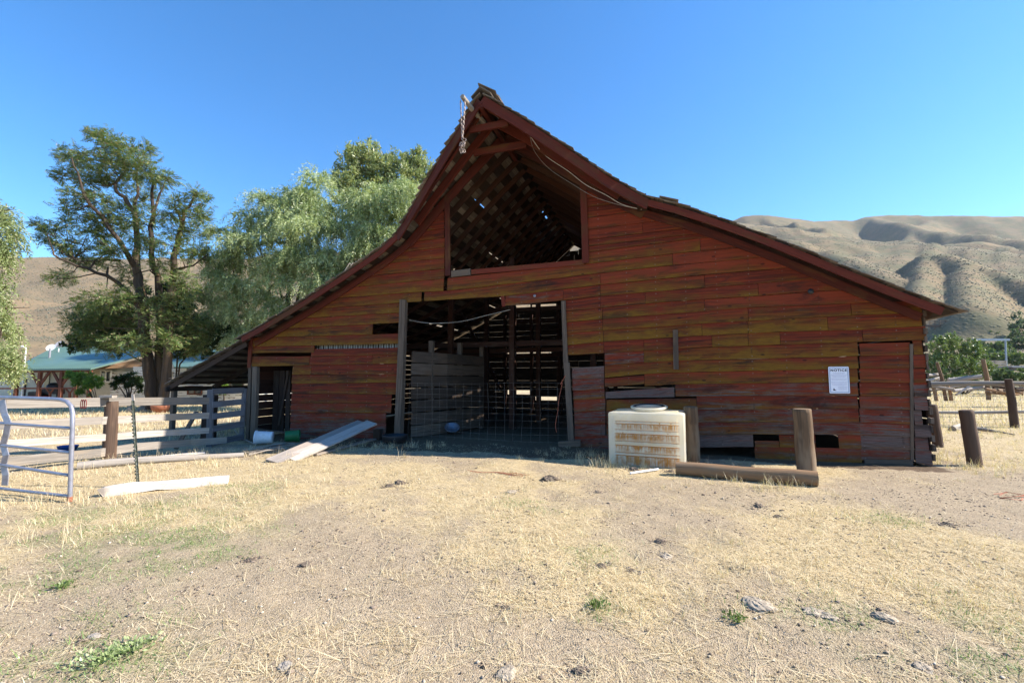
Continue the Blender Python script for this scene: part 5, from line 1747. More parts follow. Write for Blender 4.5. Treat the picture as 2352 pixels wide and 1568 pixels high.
for k in range(15):
    u0 = 838 + random.uniform(-10, 10); s_ = random.uniform(-70, 75)
    p = [at(u0 + s_ * .1, 615 + random.uniform(-6, 8), 22.6), at(u0 + s_ * .5, 598 + abs(s_) * .12, 22.3), at(u0 + s_ * .85, 625 + abs(s_) * .15, 22.2), at(u0 + s_ + random.uniform(-6, 6), 665 + random.uniform(-10, 18), 22.2)]
    m.tube([q - b for q in p], [.035, .026, .018, .007], 5, cap=False)
m.build('dead_branch', M['pale_bark'], wl2)
b = at(890, 900, 33.0); b[2] = 0
ash = thing('upright_tree', 'tall tree with upright leafy shoots showing above the second willow', 'tree', b)
WC3 = [(800, 400, 26, 60, 0, .6), (850, 385, 44, 45, 0, 1), (900, 400, 50, 46, 0, 1), (950, 410, 44, 50, 0, 1), (975, 440, 30, 50, 0, .7), (830, 440, 60, 50, 0, 1), (920, 450, 60, 50, 0, 1), (790, 450, 30, 50, 0, .5), (812, 370, 14, 36, 0, .22), (846, 362, 16, 36, 0, .22), (962, 378, 16, 36, 0, .2)]
V, tn_a = bushy(WC3, 33.0, 3300, .27, .09, .9)
crown('crown', V, M['ash_leaf'], ash, tn_a)
trunk_of(ash, b, [(800, 410, 0, .15), (850, 380, 0, .2), (900, 390, 0, .2), (955, 400, 0, .2), (975, 430, 0, .1)], 33.0, .3)
# tree cut by the left edge
b = at(-45, 925, 19.0); b[2] = 0
le_t = thing('edge_tree', 'leafy drooping tree cut off by the left picture edge', 'tree', b)
WC4 = [(-42, 490, 46, 46, 0, 1), (-16, 535, 34, 42, 0, .9), (-44, 590, 46, 46, 0, 1), (-14, 585, 26, 32, 0, .4), (-58, 660, 50, 50, 0, 1), (-50, 740, 60, 50, 0, 1), (-40, 700, 36, 40, 0, .6), (-90, 560, 70, 90, 0, 1), (-14, 770, 26, 34, .5, .7), (-18, 830, 30, 40, -.5, .9), (-8, 855, 22, 30, -.5, .5), (-50, 830, 50, 60, 0, 1)]
V, tn_a = hanging(WC4, 19.0, 120, .9, .14, .045, per=14)
crown('crown', V, M['ash_leaf'], le_t, tn_a)
trunk_of(le_t, b, [(-20, 500, 0, .25), (-10, 600, 0, .15), (-40, 680, 0, .15), (0, 770, 0, .1), (0, 840, -.4, .08)], 19.0, .25)


def bush(name, label, base_uv, Y, clumps, dens, leaf, wid, mat, cat='bush', group=None, tr=.06, up=.6):
    b = at(base_uv[0], base_uv[1], Y); b[2] = terrain(b[0], b[1])
    t = thing(name, label, cat, b, group=group)
    V, tn_a = bushy(clumps, Y, dens, leaf, wid, up)
    crown('crown', V, M[mat], t, tn_a)
    m = MB()
    for (u, v, ru, rv_, dy, w) in (clumps[:2] if 'thicket' in name else clumps):
        e = at(u, v, Y + dy) - b
        m.tube([(0, 0, -.2), np.array([e[0] * .12, e[1] * .12, e[2] * .6]) if 'thicket' in name else np.array([e[0] * .35, e[1] * .35, e[2] * .5]), e], [tr, tr * .7, tr * .25], 6, cap=False)
    m.build('trunk', M['bark'], t)
    return t


# ------------------------------------------------------------------ hills
RIDGES = [
    # crest polylines: (u, v, distance), flank slope, crest rounding
    ([(-500, 575, 900), (-150, 588, 900), (150, 596, 900), (430, 600, 880), (700, 590, 950), (1100, 560, 1100), (1500, 512, 1250)], .42, 60),
    ([(1500, 512, 1250), (1665, 503, 1250), (1740, 496, 1250), (1830, 504, 1350), (1900, 511, 1450), (2000, 497, 1500), (2100, 492.5, 1500), (2200, 493, 1500), (2352, 500, 1550), (2700, 500, 1600)], .75, 20),
    ([(1735, 498, 1240), (1800, 507, 1130), (1880, 522, 1040), (1925, 545, 950), (1975, 575, 860), (2033, 622, 760)], .85, 6),
    ([(1640, 497, 720), (1731, 526, 660), (1810, 548, 600), (1893, 572, 540), (1960, 600, 480), (2033, 634, 420)], .70, 8),
    ([(2000, 499, 1480), (2060, 512, 1300), (2130, 528, 1180), (2240, 540, 1080), (2400, 545, 1000)], .8, 12),
    ([(2132, 504, 1420), (2060, 555, 1080), (2040, 560, 1000)], .9, 8),
    ([(2060, 595, 900), (2110, 573, 940), (2195, 553, 960), (2290, 556, 950), (2420, 570, 900)], .75, 10),
    ([(2122, 583, 500), (2160, 586, 485), (2211, 603, 455), (2280, 622, 425), (2352, 644, 395), (2500, 680, 350)], .85, 6),
    ([(2122, 583, 500), (2112, 640, 400), (2105, 690, 320)], .95, 5),
    ([(2211, 603, 455), (2218, 660, 360), (2222, 700, 310)], .9, 6),
    ([(1893, 572, 680), (1900, 640, 520), (1920, 700, 400)], .8, 8),
    ([(60, 600, 860), (40, 680, 560), (30, 740, 400)], .32, 30),
    ([(330, 602, 860), (360, 690, 540), (380, 750, 380)], .32, 30),
]


def hills_h(x, y):
    x = np.asarray(x, float); y = np.asarray(y, float)
    best = np.full(x.shape, -60.0)
    r = np.hypot(x, y)
    for pl, k, w in RIDGES:
        P = [EYE + sight(u, v) * (d / np.linalg.norm(sight(u, v)[:2])) for u, v, d in pl]
        for a, b in zip(P[:-1], P[1:]):
            ab = b[:2] - a[:2]; L2 = float(ab @ ab)
            t = np.clip(((x - a[0]) * ab[0] + (y - a[1]) * ab[1]) / L2, 0, 1)
            dx = x - (a[0] + ab[0] * t); dy = y - (a[1] + ab[1] * t)
            d = np.hypot(dx, dy)
            h = a[2] + (b[2] - a[2]) * t - k * (np.sqrt(d * d + w * w) - w)
            best = np.maximum(best, h)
    bench = np.clip((r - 95) * .10, -4, 22) + 3 * (fbm(x * .012, y * .012, 8, 3) - .5)
    cap = np.where(r < 240, (r - 95) * .09, 13 + (r - 240) * .55)
    soft = np.maximum(np.minimum(best, cap), np.minimum(bench, cap))
    n = (fbm(x * .011, y * .011, 21, 5) - .5) * 16 + (fbm(x * .05, y * .05, 25, 3) - .5) * 3
    amp = np.clip((r - 130) / 300, 0, 1)
    azz = np.degrees(np.arctan2(x, y))
    w_ = fbm(x * .004, y * .004, 91, 3) * 5
    rid = 1 - np.sqrt((2 * vnoise(azz * .34 + w_, r * .0016 + w_ * .3, 88) - 1) ** 2 + .02)
    rid2 = 1 - np.sqrt((2 * vnoise(azz * .95 + w_ * 1.7, r * .0045, 89) - 1) ** 2 + .03)
    east = np.clip((azz - 12) / 14, 0, 1) * .8 + .2
    n = n + east * ((rid - .75) * 26 * np.clip((r - 260) / 700, 0, 1) + (rid2 - .7) * 4 * np.clip((r - 200) / 500, 0, 1)) * np.clip((1650 - r) / 500, .25, 1)
    return soft + n * amp * np.clip(soft / 60, .1, 1) * .7


def terrain(x, y):
    r = math.hypot(x, y)
    g = float(gz(x, y))
    return max(g, float(hills_h(np.array([x]), np.array([y]))[0]) - .3) if r > 75 else g


na, nr = 460, 250
az = np.radians(np.linspace(-54, 54, na)); rr2 = 66 * (2700 / 66) ** np.linspace(0, 1, nr)
AZ, RR = np.meshgrid(az, rr2)
X = RR * np.sin(AZ); Y = RR * np.cos(AZ)
Z = hills_h(X, Y)
Vh = np.stack([X, Y, Z], -1).reshape(-1, 3)
idx = np.arange(na * nr).reshape(nr, na)
Fh = np.stack([idx[:-1, :-1], idx[:-1, 1:], idx[1:, 1:], idx[1:, :-1]], -1).reshape(-1, 4)


def mat_hill():
    T = NT('dry_sage_hillside'); p = T.geo()
    big = T.noise(T.vmul(p, (.009, .009, .009)), 1, 5, .6)
    mid = T.noise(T.vmul(p, (.05, .05, .05)), 1, 5, .65)
    c = T.mix(T.ramp(big, .35, .65), (.215, .153, .088), (.168, .127, .078))
    c = T.mix(T.math('MULTIPLY', T.ramp(mid, .45, .72), .65), c, (.13, .115, .072))
    q = T.sep(p); east = T.ramp(T.math('DIVIDE', q[0], T.math('MAXIMUM', q[1], 1.0)), .35, .75)
    c = T.mix(T.math('MULTIPLY', T.math('MULTIPLY', east, T.ramp(mid, .35, .6)), .55), c, (.10, .11, .058))
    d1, _ = T.voro(T.vmul(p, (.34, .34, .34)), 1.0)
    n2 = T.noise(T.vmul(p, (.12, .12, .12)), 1, 3, .6)
    dot = T.math('MULTIPLY', T.ramp(d1, .16, .36, 1, 0), T.ramp(n2, .38, .52))
    c = T.mix(T.math('MULTIPLY', dot, .75), c, (.075, .077, .05))
    return T.finish(c, .95, T.bump(T.math('ADD', mid, T.math('MULTIPLY', dot, .3)), .5, 3.0), spec=.1)


hl = npmesh('hills', Vh, Fh, mat_hill(), None, None, True)
tag(hl, kind='structure')
# sagebrush: thousands of low shrubs on the slopes
ns = 42000
a_ = np.radians(np.where(RNG.random(ns) < .62, RNG.uniform(24, 53, ns), RNG.uniform(-53, -24, ns)))
r_ = 110 * (1350 / 110) ** (RNG.random(ns) ** .62)
sx, sy = r_ * np.sin(a_), r_ * np.cos(a_)
keep = fbm(sx * .02, sy * .02, 77, 3) > .36
sx, sy = sx[keep], sy[keep]
sz = hills_h(sx, sy); S_ = RNG.uniform(.2, .52, len(sx)) * np.clip(np.hypot(sx, sy) / 330, .55, 1.35)
octv = np.array([(1, 0, .2), (.3, .95, .25), (-.8, .6, .15), (-.85, -.55, .25), (.25, -1, .2), (.3, .2, .85), (-.25, -.2, .75), (0, 0, -.3)])
octf = np.array([(0, 1, 5), (1, 2, 5), (2, 6, 5), (2, 3, 6), (3, 4, 6), (4, 5, 6), (4, 0, 5), (1, 0, 7), (2, 1, 7), (3, 2, 7), (4, 3, 7), (0, 4, 7)])
Vs = (octv[None] * (1 + RNG.normal(size=(len(sx), 8, 3)) * .22)) * S_[:, None, None] + np.stack([sx, sy, sz], -1)[:, None, :]
Fs = (octf[None] + (np.arange(len(sx)) * 8)[:, None, None]).reshape(-1, 3)
sg = npmesh('sagebrush', Vs.reshape(-1, 3), Fs, mat_leaf('sage_leaf', (.12, .118, .076), (.18, .17, .112), .1), None, {'tn': np.repeat(RNG.random((len(sx), 3)), 8, axis=0)})
tag(sg, kind='stuff')

# bushes ---------------------------------------------------------------------
bush('locust_thicket', 'dark dense thicket left of the locust trunks over the green roof', (345, 930), 27.0,
     [(205, 765, 42, 30, 0, 1), (250, 740, 44, 36, 0, 1), (215, 730, 34, 26, .5, .8), (285, 780, 40, 30, 0, 1), (180, 790, 30, 18, 0, .6), (300, 740, 34, 34, .5, .8), (330, 700, 34, 30, 1, .7)], 1900, .22, .09, 'bush_leaf')
bush('dark_thicket', 'dark dense thicket between locust trunks and willow over the blue roof', (400, 930), 27.5,
     [(420, 740, 40, 38, 0, 1), (470, 770, 42, 36, 0, 1), (440, 790, 50, 26, -.5, 1), (520, 790, 46, 36, 0, 1), (400, 690, 34, 34, .5, .8), (560, 780, 40, 36, .5, 1), (410, 800, 34, 20, -.5, .6)], 3000, .22, .09, 'bush_leaf')
bush('garden_shrub', 'bright green feathery shrub before the farmhouse porch', (222, 940), 29.0,
     [(178, 866, 18, 9, 0, .8), (200, 872, 24, 12, 0, 1), (215, 882, 22, 10, -.3, .8), (188, 880, 16, 10, 0, .6), (190, 900, 14, 8, 0, .35), (168, 862, 10, 6, 0, .3)], 700, .22, .075, 'bright_leaf', tr=.03)
bush('garden_shrub', 'darker round shrub with a bare stem before the peeling house wall', (295, 945), 29.0,
     [(285, 875, 18, 12, 0, .8), (305, 878, 16, 12, 0, .8), (295, 868, 18, 9, 0, .6), (315, 890, 12, 8, 0, .4), (272, 884, 10, 8, 0, .3)], 700, .22, .075, 'bush_leaf', tr=.06)
bush('vine', 'small green vine clump on the house wall under the lean-to edge', (515, 920), 31.5, [(513, 885, 7, 10, 0, .5), (517, 900, 5, 10, 0, .4), (509, 878, 6, 6, 0, .3)], 500, .2, .08, 'bright_leaf', tr=.02)
bush('big_bush', 'broad light green bush behind the tumbledown corral', (2210, 900), 48.0,
     [(2160, 810, 26, 32, 0, 1), (2190, 795, 28, 26, 0, 1), (2222, 806, 24, 24, 0, .9), (2165, 850, 30, 26, -1, 1), (2205, 852, 32, 28, -1, 1.1), (2245, 850, 30, 28, -1, 1), (2282, 866, 22, 18, -1, .6), (2232, 828, 26, 24, 0, .8), (2140, 835, 24, 34, 0, .9), (2300, 876, 16, 12, 0, .3), (2175, 880, 30, 14, -1.5, .7), (2230, 882, 30, 14, -1.5, .7)], 1700, .24, .11, 'far_leaf', tr=.08)
FT = 'scattered small trees at the foot of the right hills'
for i, (u, vb, Yd, ru, rv_, mt, lb) in enumerate([
        (2262, 812, 150, 19, 14, 'fardark_leaf', 'small grey green tree framed by the steel frame, left one'), (2294, 812, 140, 15, 17, 'far_leaf', 'bright small tree framed by the steel frame, right one'),
        (2322, 806, 150, 12, 11, 'far_leaf', 'small round tree just right of the steel frame'), (2348, 803, 145, 26, 26, 'fardark_leaf', 'largest dark tree at the right picture edge'),
        (2356, 770, 190, 26, 26, 'fardark_leaf', 'dark tree behind and above the largest edge tree'), (2282, 779, 200, 16, 9, 'far_leaf', 'low tree on the slope above the steel frame'),
        (2304, 783, 205, 13, 9, 'fardark_leaf', 'low dark tree on the slope right above the frame'), (2335, 836, 90, 26, 15, 'far_leaf', 'pale bushy tree above the dark trailer'),
        (2275, 830, 95, 24, 12, 'far_leaf', 'low pale bush inside the steel frame'), (2310, 885, 42, 22, 17, 'fardark_leaf', 'grey green shrub beside the pole heap'), (2345, 878, 44, 20, 14, 'far_leaf', 'grey green shrub under the trailer edge')]):
    bush('small_tree', lb, (u, vb), Yd, [(u, vb - rv_ * 1.05, ru, rv_, 0, 1), (u - ru * .5, vb - rv_ * .7, ru * .6, rv_ * .6, 0, .5), (u + ru * .5, vb - rv_ * .75, ru * .6, rv_ * .6, 0, .5)], 1100, .0042 * Yd + .06, .0022 * Yd + .03, mt, 'tree', FT, .0016 * Yd)

# ------------------------------------------------------------------ ground
def axis_pts(lo, hi, step_near, near_lo, near_hi, grow=1.12):
    pts = list(np.arange(near_lo, near_hi + 1e-6, step_near))
    s = step_near; x = near_lo
    while x > lo: s *= grow; x -= s; pts.insert(0, x)
    s = step_near; x = near_hi
    while x < hi: s *= grow; x += s; pts.append(x)
    return np.array(pts)


GREEN = [(ground(u, v), r) for u, v, r in ((250, 1195, 1.3), (330, 1180, 1.0), (420, 1215, .8), (320, 1280, .7), (470, 1270, .5), (20, 1325, .6), (230, 1490, .5), (250, 1520, .4), (100, 1460, .4), (420, 1235, .6), (1320, 1270, .5), (1950, 1430, .5), (2280, 1420, .5), (2300, 1520, .5), (1370, 1395, .2), (60, 1220, .6), (1200, 1160, .5), (560, 1120, .6), (2050, 1195, .4))]


def straw(x, y):
    """how much dry straw covers the soil, 0..1"""
    x = np.asarray(x, float); y = np.asarray(y, float)
    d = .60 + 2.2 * (fbm(x * .55, y * .55, 41, 4) - .5) + .9 * (fbm(x * 2.1, y * 2.1, 47, 3) - .5)
    for (u, v, rx, ry, a) in ((300, 1120, 3.0, 2.2, .45), (700, 1130, 1.8, 1.5, .25), (1300, 1330, .9, .8, .25), (1900, 1260, 1.5, 1.0, .28), (2200, 1250, 1.5, 1.2, .28), (1000, 1520, .9, .35, .15),
                              (500, 1360, 1.4, .9, -.45), (150, 1300, 1.3, .6, -.35), (900, 1400, .8, .7, -.35), (1950, 1470, 1.4, .45, -.6), (1250, 1440, .4, .3, -.35), (2000, 1135, 2.4, .8, -.5), (1150, 1200, 1.0, .8, -.25), (1100, 1050, 2.5, .7, -.25), (300, 1560, 1.0, .3, -.3)):
        g = ground(u, v); d = d + a * np.exp(-(((x - g[0]) / rx) ** 2 + ((y - g[1]) / ry) ** 2))
    d = d + np.clip((y - 14) / 8, 0, 1) * .35 + np.clip((x - 9) / 3, 0, 1) * .4
    return np.clip(d, 0, 1)


gx = axis_pts(-330, 330, .075, -11.5, 11.5); gy = axis_pts(-30, 330, .06, 1.6, 14.5)
GX, GY = np.meshgrid(gx, gy)
GZ = gz(GX, GY)
far_r = np.hypot(GX, GY); GZ = GZ - np.clip((far_r - 90) / 60, 0, 1) * 6
Vg = np.stack([GX, GY, GZ], -1).reshape(-1, 3)
idx = np.arange(Vg.shape[0]).reshape(GX.shape)
Fg = np.stack([idx[:-1, :-1], idx[:-1, 1:], idx[1:, 1:], idx[1:, :-1]], -1).reshape(-1, 4)
ST = straw(GX, GY)
GN = np.zeros_like(GX)
for p, r in GREEN: GN = GN + np.exp(-(((GX - p[0]) ** 2 + ((GY - p[1]) / .8) ** 2) / r ** 2)) * np.clip(fbm(GX * 3, GY * 3, 61, 3) * 2.4 - .75, 0, 1)
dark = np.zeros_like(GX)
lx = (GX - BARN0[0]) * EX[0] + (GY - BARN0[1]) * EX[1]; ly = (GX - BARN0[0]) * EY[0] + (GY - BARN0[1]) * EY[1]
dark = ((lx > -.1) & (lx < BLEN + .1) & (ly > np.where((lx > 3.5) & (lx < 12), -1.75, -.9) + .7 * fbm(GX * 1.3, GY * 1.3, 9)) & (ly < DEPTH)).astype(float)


def mat_ground():
    T = NT('dry_yard_soil'); p = T.geo(); q = T.sep(T.attr('tn'))
    n1 = T.noise(T.vmul(p, (1.6, 1.6, 1.6)), 1, 6, .65)
    n2 = T.noise(T.vmul(p, (14, 14, 14)), 1, 5, .7)
    n3 = T.noise(T.vmul(p, (75, 75, 75)), 1, 3, .7)
    soil = T.mix(T.ramp(n1, .3, .7), (.365, .285, .19), (.285, .22, .145))
    soil = T.mix(T.math('MULTIPLY', T.ramp(n2, .5, .72), .55), soil, (.17, .125, .085))
    vd, vc = T.voro(T.vmul(p, (95, 95, 95)), 1.0)
    pc = T.sep(vc)
    peb = T.mix(pc[0], (.20, .15, .10), (.48, .385, .27))
    soil = T.mix(T.ramp(pc[1], .35, .6, 0, .75), soil, peb)
    # short trampled straw reads as fine fibres
    f1 = T.noise(T.vmul(p, (22, 130, 60)), 1, 3, .7, 1.5); f2 = T.noise(T.vmul(p, (140, 26, 60)), 1, 3, .7, 1.5)
    fib = T.math('MAXIMUM', f1, f2)
    stc = T.mix(T.ramp(fib, .48, .74), (.42, .32, .18), (.70, .58, .37))
    k = T.math('ADD', q[0], T.math('MULTIPLY', T.math('SUBTRACT', n2, .5), 1.1))
    c = T.mix(T.math('MULTIPLY', T.ramp(k, .38, .85), .85), soil, stc)
    c = T.mix(T.math('MULTIPLY', q[1], T.ramp(n3, .35, .6, .05, .38)), c, (.15, .19, .06))
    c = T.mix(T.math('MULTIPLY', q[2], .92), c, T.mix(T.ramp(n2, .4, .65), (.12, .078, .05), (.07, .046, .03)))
    h = T.math('ADD', T.math('MULTIPLY', n2, 1.2), T.math('MULTIPLY', T.math('SUBTRACT', 1.0, vd), .5))
    h = T.math('ADD', h, T.math('MULTIPLY', n3, .5))
    return T.finish(c, .95, T.bump(h, .9, .014), spec=.12)


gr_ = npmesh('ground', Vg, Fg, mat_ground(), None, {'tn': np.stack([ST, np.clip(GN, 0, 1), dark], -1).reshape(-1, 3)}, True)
tag(gr_, kind='structure')


# ------------------------------------------------------------------ grass, straw, gravel
def blades(px, py, h, ang, tilt, w, curl=.35, segs=3):
    """ribbons: px,py root; h length; ang heading; tilt from vertical"""
    n = len(px); z0 = gz(px, py)
    base = np.stack([px, py, z0 - .004], -1)
    hd = np.stack([np.cos(ang), np.sin(ang), np.zeros(n)], -1); sd = np.stack([-np.sin(ang), np.cos(ang), np.zeros(n)], -1)
    V = []; pos = base.copy(); t = tilt.copy()
    for k in range(segs + 1):
        ww = (w * (1 - .75 * k / segs))[:, None]
        V.append(pos - sd * ww * .5); V.append(pos + sd * ww * .5)
        stp = (h / segs)[:, None]
        pos = pos + (hd * np.sin(t)[:, None] + np.array([[0, 0, 1.0]]) * np.cos(t)[:, None]) * stp
        gzz = gz(pos[:, 0], pos[:, 1]) + .004
        pos[:, 2] = np.maximum(pos[:, 2], gzz)
        t = t + curl * RNG.uniform(.2, 1.3, n) * np.sign(1.7 - t + 1e-6)
    V = np.stack(V, 1)
    m = 2 * (segs + 1)
    f = np.array([(2 * k, 2 * k + 1, 2 * k + 3, 2 * k + 2) for k in range(segs)])
    Fb = (f[None] + (np.arange(n) * m)[:, None, None]).reshape(-1, 4)
    return V.reshape(-1, 3), Fb, m


def outside_barn(x, y, m=0.0):
    lx = (x - BARN0[0]) * EX[0] + (y - BARN0[1]) * EX[1]; ly = (x - BARN0[0]) * EY[0] + (y - BARN0[1]) * EY[1]
    return ~((lx > -.2) & (lx < BLEN + .2) & (ly > -.15 - m))


def view_points(n, d0, d1, power=1.0):
    """points in front of the camera, thinning with distance"""
    d = d0 * (d1 / d0) ** (RNG.random(n) ** power)
    a = RNG.uniform(-1.22, 1.22, n)
    return d * a, d


M['straw'] = mat_leaf('dry_straw', (.50, .38, .215), (.78, .67, .465), .25, (.34, .24, .14), .5)
M['green_blade'] = mat_leaf('green_grass_blade', (.12, .20, .05), (.24, .32, .12), .3)
parts = []


def collect(x, y, h, tilt, w, curl, tone0=(0, 1)):
    n = len(x); v, f, m = blades(x, y, h, RNG.uniform(0, 6.283, n), tilt, w, curl)
    t = RNG.random((n, 3)); t[:, 0] = tone0[0] + (tone0[1] - tone0[0]) * t[:, 0]
    return v, f, np.repeat(t, m, axis=0)


# lying straw, thick where the cover is thick
x, y = view_points(330000, 1.9, 17.0, 1.0)
k = (RNG.random(len(x)) < straw(x, y) ** 1.4 * .92 + .05) & outside_barn(x, y, .5)
x, y = x[k], y[k]; n = len(x)
parts.append(collect(x, y, RNG.uniform(.025, .10, n) * (1 + .05 * y), RNG.uniform(1.05, 1.6, n), RNG.uniform(.0016, .0036, n) * (1 + .10 * y), .15))
# longer stalks lying about
x, y = view_points(12000, 1.9, 12.0, 1.0)
k = (RNG.random(len(x)) < straw(x, y) * .9 + .12) & outside_barn(x, y, .4); x, y = x[k], y[k]; n = len(x)
parts.append(collect(x, y, RNG.uniform(.12, .34, n), RNG.uniform(1.25, 1.55, n), RNG.uniform(.003, .005, n) * (1 + .05 * y), .12, (.5, 1)))
# standing tufts
tx, ty = view_points(2600, 1.9, 26, 1.0)
k = (RNG.random(len(tx)) < straw(tx, ty) ** 2 * .8 + .03) & outside_barn(tx, ty, .05); tx, ty = tx[k], ty[k]
ext = []
for (u, v, n_, r, s) in ((640, 1050, 16, .8, .5), (560, 1050, 16, .6, .5), (800, 1030, 16, .9, .3), (480, 1040, 16, .8, .5), (1475, 1068, 34, .65, .13), (1390, 1062, 12, .5, .25), (330, 1068, 26, 1.6, .4), (120, 1090, 22, 1.2, .5), (90, 1145, 30, .9, .35),
                         (2150, 1062, 30, .5, .6), (2240, 1075, 16, .4, .4), (2190, 1010, 40, 1.2, 1.4), (2330, 1000, 30, 1.0, 1.0), (2300, 1060, 34, .9, .9), (1560, 1072, 8, .3, .2), (1700, 1108, 9, .6, .12), (1780, 1118, 8, .5, .1), (940, 1030, 8, .9, .15), (420, 1110, 24, 1.2, .5), (300, 1200, 14, .9, .6), (60, 1200, 18, .8, .7), (1330, 1048, 10, .5, .1), (250, 1058, 14, .4, .2)):
    g = ground(u, v)
    for _ in range(n_): ext.append((g[0] + random.gauss(0, r), g[1] + random.gauss(0, s)))
ext = np.array(ext); ext = ext[outside_barn(ext[:, 0], ext[:, 1], .08)]
tall = np.concatenate([np.zeros(len(tx)), np.ones(len(ext))]); tx = np.concatenate([tx, ext[:, 0]]); ty = np.concatenate([ty, ext[:, 1]])
per = 22
x = np.repeat(tx, per) + RNG.normal(size=len(tx) * per) * .045; y = np.repeat(ty, per) + RNG.normal(size=len(tx) * per) * .045
tl = np.repeat(tall, per); n = len(x)
hh_ = np.where(tl > 0, RNG.uniform(.06, .23, n), RNG.uniform(.025, .10, n)) * np.repeat(RNG.uniform(.55, 1.25, len(tx)), per)
parts.append(collect(x, y, hh_, np.abs(RNG.normal(size=n)) * .55, RNG.uniform(.002, .0042, n) * (1 + .07 * y), .35, (.2, 1)))
# paddock grass beyond the yard
x, y = view_points(90000, 13, 60, .8)
k = outside_barn(x, y, 0) & (np.abs(x / y) > .42); x, y = x[k], y[k]; n = len(x)
parts.append(collect(x, y, RNG.uniform(.06, .24, n), np.abs(RNG.normal(size=n)) * .6, RNG.uniform(.010, .02, n) * (y / 18), .3, (.15, 1)))


def join(parts):
    V = []; Fc = []; T_ = []; b = 0
    for v, f, t in parts: V.append(v); Fc.append(f + b); T_.append(t); b += len(v)
    return np.concatenate(V), np.concatenate(Fc), np.concatenate(T_)


V, Fc, T_ = join(parts)
tag(npmesh('dry_grass', V, Fc, M['straw'], None, {'tn': T_}), kind='stuff')
parts = []
for p, r in GREEN:
    n = int(900 * r)
    x = p[0] + RNG.normal(size=n) * r * .6; y = p[1] + RNG.normal(size=n) * r * .5
    k = fbm(x * 3, y * 3, 61, 3) > .47; x, y = x[k], y[k]; n = len(x)
    parts.append(collect(x, y, RNG.uniform(.02, .07, n), RNG.uniform(.3, 1.4, n), RNG.uniform(.003, .006, n) * (1 + .06 * y), .3))
V, Fc, T_ = join(parts)
tag(npmesh('green_grass', V, Fc, M['green_blade'], None, {'tn': T_}), kind='stuff')
# gravel: small angular stones pressed into the soil
x, y = view_points(26000, 1.9, 11.5, 1.0)
k = (RNG.random(len(x)) < 1.05 - straw(x, y) * .75) & outside_barn(x, y, .6); x, y = x[k], y[k]; n = len(x)
sz_ = RNG.uniform(.0018, .0042, n) * (1 + .10 * y) * np.where(RNG.random(n) < .03, 2.6, 1)
Vs = octv[None] * (1 + RNG.normal(size=(n, 8, 3)) * .28) * sz_[:, None, None] + np.stack([x, y, gz(x, y) + sz_ * .12], -1)[:, None, :]
Fs = (octf[None] + (np.arange(n) * 8)[:, None, None]).reshape(-1, 3)
GRV = (Vs, Fs, n)
T = NT('mixed_gravel'); tnn = T.sep(T.attr('tn')); gm = T.finish(T.mix(T.ramp(tnn[0], .1, .9), (.20, .15, .105), (.50, .42, .33)), .9)
tag(npmesh('gravel', Vs.reshape(-1, 3), Fs, gm, None, {'tn': np.repeat(RNG.random((n, 3)), 8, axis=0)}), kind='stuff')

# crumbs of dark trampled dung and soil
x, y = view_points(26000, 1.9, 13, 1.0)
cl_ = fbm(x * 1.1, y * 1.1, 131, 3); k = (RNG.random(len(x)) < np.clip((cl_ - .47) * 5, .03, 1)) & outside_barn(x, y, .3); x, y = x[k], y[k]
for (u, v, r, mt, lb) in CL:        # crumbled bits lie thick round every clod
    p = ground(u, v); R = r * p[1] / F
    x = np.append(x, p[0] + RNG.normal(size=70) * R * 1.15); y = np.append(y, p[1] + RNG.normal(size=70) * R * .9)
n = len(x)
sz_ = RNG.uniform(.003, .009, n) * (1 + .09 * y) * np.where(RNG.random(n) < .05, 2.0, 1)
Vs = octv[None] * np.array([1, 1, .6]) * (1 + RNG.normal(size=(n, 8, 3)) * .35) * sz_[:, None, None] + np.stack([x, y, gz(x, y)], -1)[:, None, :]
Fs = (octf[None] + (np.arange(n) * 8)[:, None, None]).reshape(-1, 3)
T = NT('dark_crumbs'); tnn = T.sep(T.attr('tn')); gm = T.finish(T.mix(tnn[0], (.11, .08, .06), (.27, .21, .16)), .95)
tag(npmesh('soil_crumbs', Vs.reshape(-1, 3), Fs, gm, None, {'tn': np.repeat(RNG.random((n, 3)), 8, axis=0)}), kind='stuff')

# weeds one can point at
for (u, v, R, n, lb, mt) in ((305, 1492, .10, 200, 'largest pale green weed in the left foreground', 'willow_leaf'), (235, 1520, .12, 160, 'flat grey green weed mat beside the largest left weed', 'willow_leaf'),
                             (1372, 1394, .055, 110, 'small dark green weed clump in the central straw', 'far_leaf'), (140, 1350, .06, 80, 'tiny green weed at the left near a twig', 'far_leaf'),
                             (1690, 1425, .06, 60, 'wispy green weed on the bare soil right of centre', 'far_leaf')):
    p = ground(u, v); t = thing('weed', lb, 'weed', p)
    q = RNG.normal(size=(n, 3)) * np.array([R, R, R * .28]) * .55; q[:, 2] = np.abs(q[:, 2]) + .01
    d = nrmz(q + np.array([0, 0, .06]) + RNG.normal(size=(n, 3)) * .05)
    V = leaf_quads(q + p, d, .022 + .014 * RNG.random(n), .014)
    crown('leaves', V, M[mt], t)
    m = MB()
    for _ in range(9):
        e = np.array([random.gauss(0, R * .5), random.gauss(0, R * .5), R * .35]); m.tube([(0, 0, -.01), e * .5 + np.array([0, 0, .01]), e], [.004, .003, .002], 4, cap=False)
    m.build('stem', M['green_blade'], t)

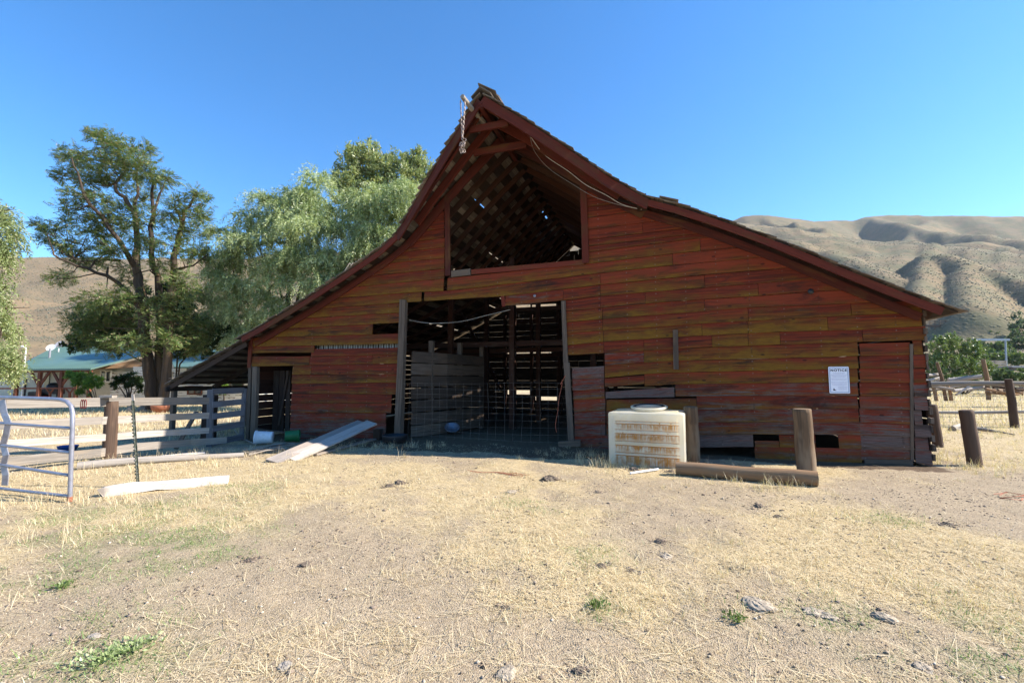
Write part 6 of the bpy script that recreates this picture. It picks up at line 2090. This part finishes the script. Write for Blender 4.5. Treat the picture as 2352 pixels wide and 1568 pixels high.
# ------------------------------------------------------------------ air
m = MB(); m.box(-2300, 2300, -30, 2600, -62, 560)
T = NT('thin_summer_haze'); pv = T.t.nodes.new('ShaderNodeVolumePrincipled')
pv.inputs['Color'].default_value = (.80, .88, 1.0, 1); pv.inputs['Density'].default_value = .00007; pv.inputs['Anisotropy'].default_value = .2
T.t.links.new(pv.outputs[0], T.out.inputs['Volume'])
hz = m.build('haze', T.m); tag(hz, kind='stuff')

# ------------------------------------------------------------------ light, sky, camera
SUN_AZ = math.radians(-4); SUN_EL = math.radians(37)
S_dir = Vector((math.cos(SUN_EL) * math.cos(SUN_AZ), math.cos(SUN_EL) * math.sin(SUN_AZ), math.sin(SUN_EL)))
su = bpy.data.lights.new('sun', 'SUN'); su.energy = 5.0; su.angle = math.radians(.53); su.color = (1.0, .93, .82)
so = bpy.data.objects.new('sun', su); so.rotation_euler = S_dir.to_track_quat('Z', 'Y').to_euler(); so.location = (30, -5, 30); COL.objects.link(so)
w = bpy.data.worlds.new('World'); scene.world = w; w.use_nodes = True
nt = w.node_tree; nt.nodes.clear()
ow = nt.nodes.new('ShaderNodeOutputWorld'); bg = nt.nodes.new('ShaderNodeBackground'); sk = nt.nodes.new('ShaderNodeTexSky')
sk.sky_type = 'NISHITA'; sk.sun_disc = False; sk.sun_elevation = SUN_EL; sk.sun_rotation = math.pi / 2 - SUN_AZ
sk.altitude = 900; sk.air_density = 1.0; sk.dust_density = .25; sk.ozone_density = 3.6
hs_ = nt.nodes.new('ShaderNodeHueSaturation'); hs_.inputs['Saturation'].default_value = 1.28
nt.links.new(sk.outputs[0], hs_.inputs['Color']); nt.links.new(hs_.outputs[0], bg.inputs[0]); bg.inputs[1].default_value = .124; nt.links.new(bg.outputs[0], ow.inputs[0])
cam = bpy.data.cameras.new('camera'); cam.sensor_width = 36; cam.lens = F / 2352 * 36; cam.clip_end = 6000; cam.clip_start = .05
co = bpy.data.objects.new('camera', cam); co.location = tuple(EYE); co.rotation_euler = (math.pi / 2 + TH, 0, 0); COL.objects.link(co)
scene.camera = co
scene.view_settings.view_transform = 'Standard'; scene.view_settings.look = 'None'; scene.view_settings.gamma = 1.0
scene.view_settings.exposure = 1.3
scene.render.resolution_x = 1024; scene.render.resolution_y = 682
scene.cycles.use_denoising = True
scene.cycles.max_bounces = 8; scene.cycles.diffuse_bounces = 4; scene.cycles.transparent_max_bounces = 8
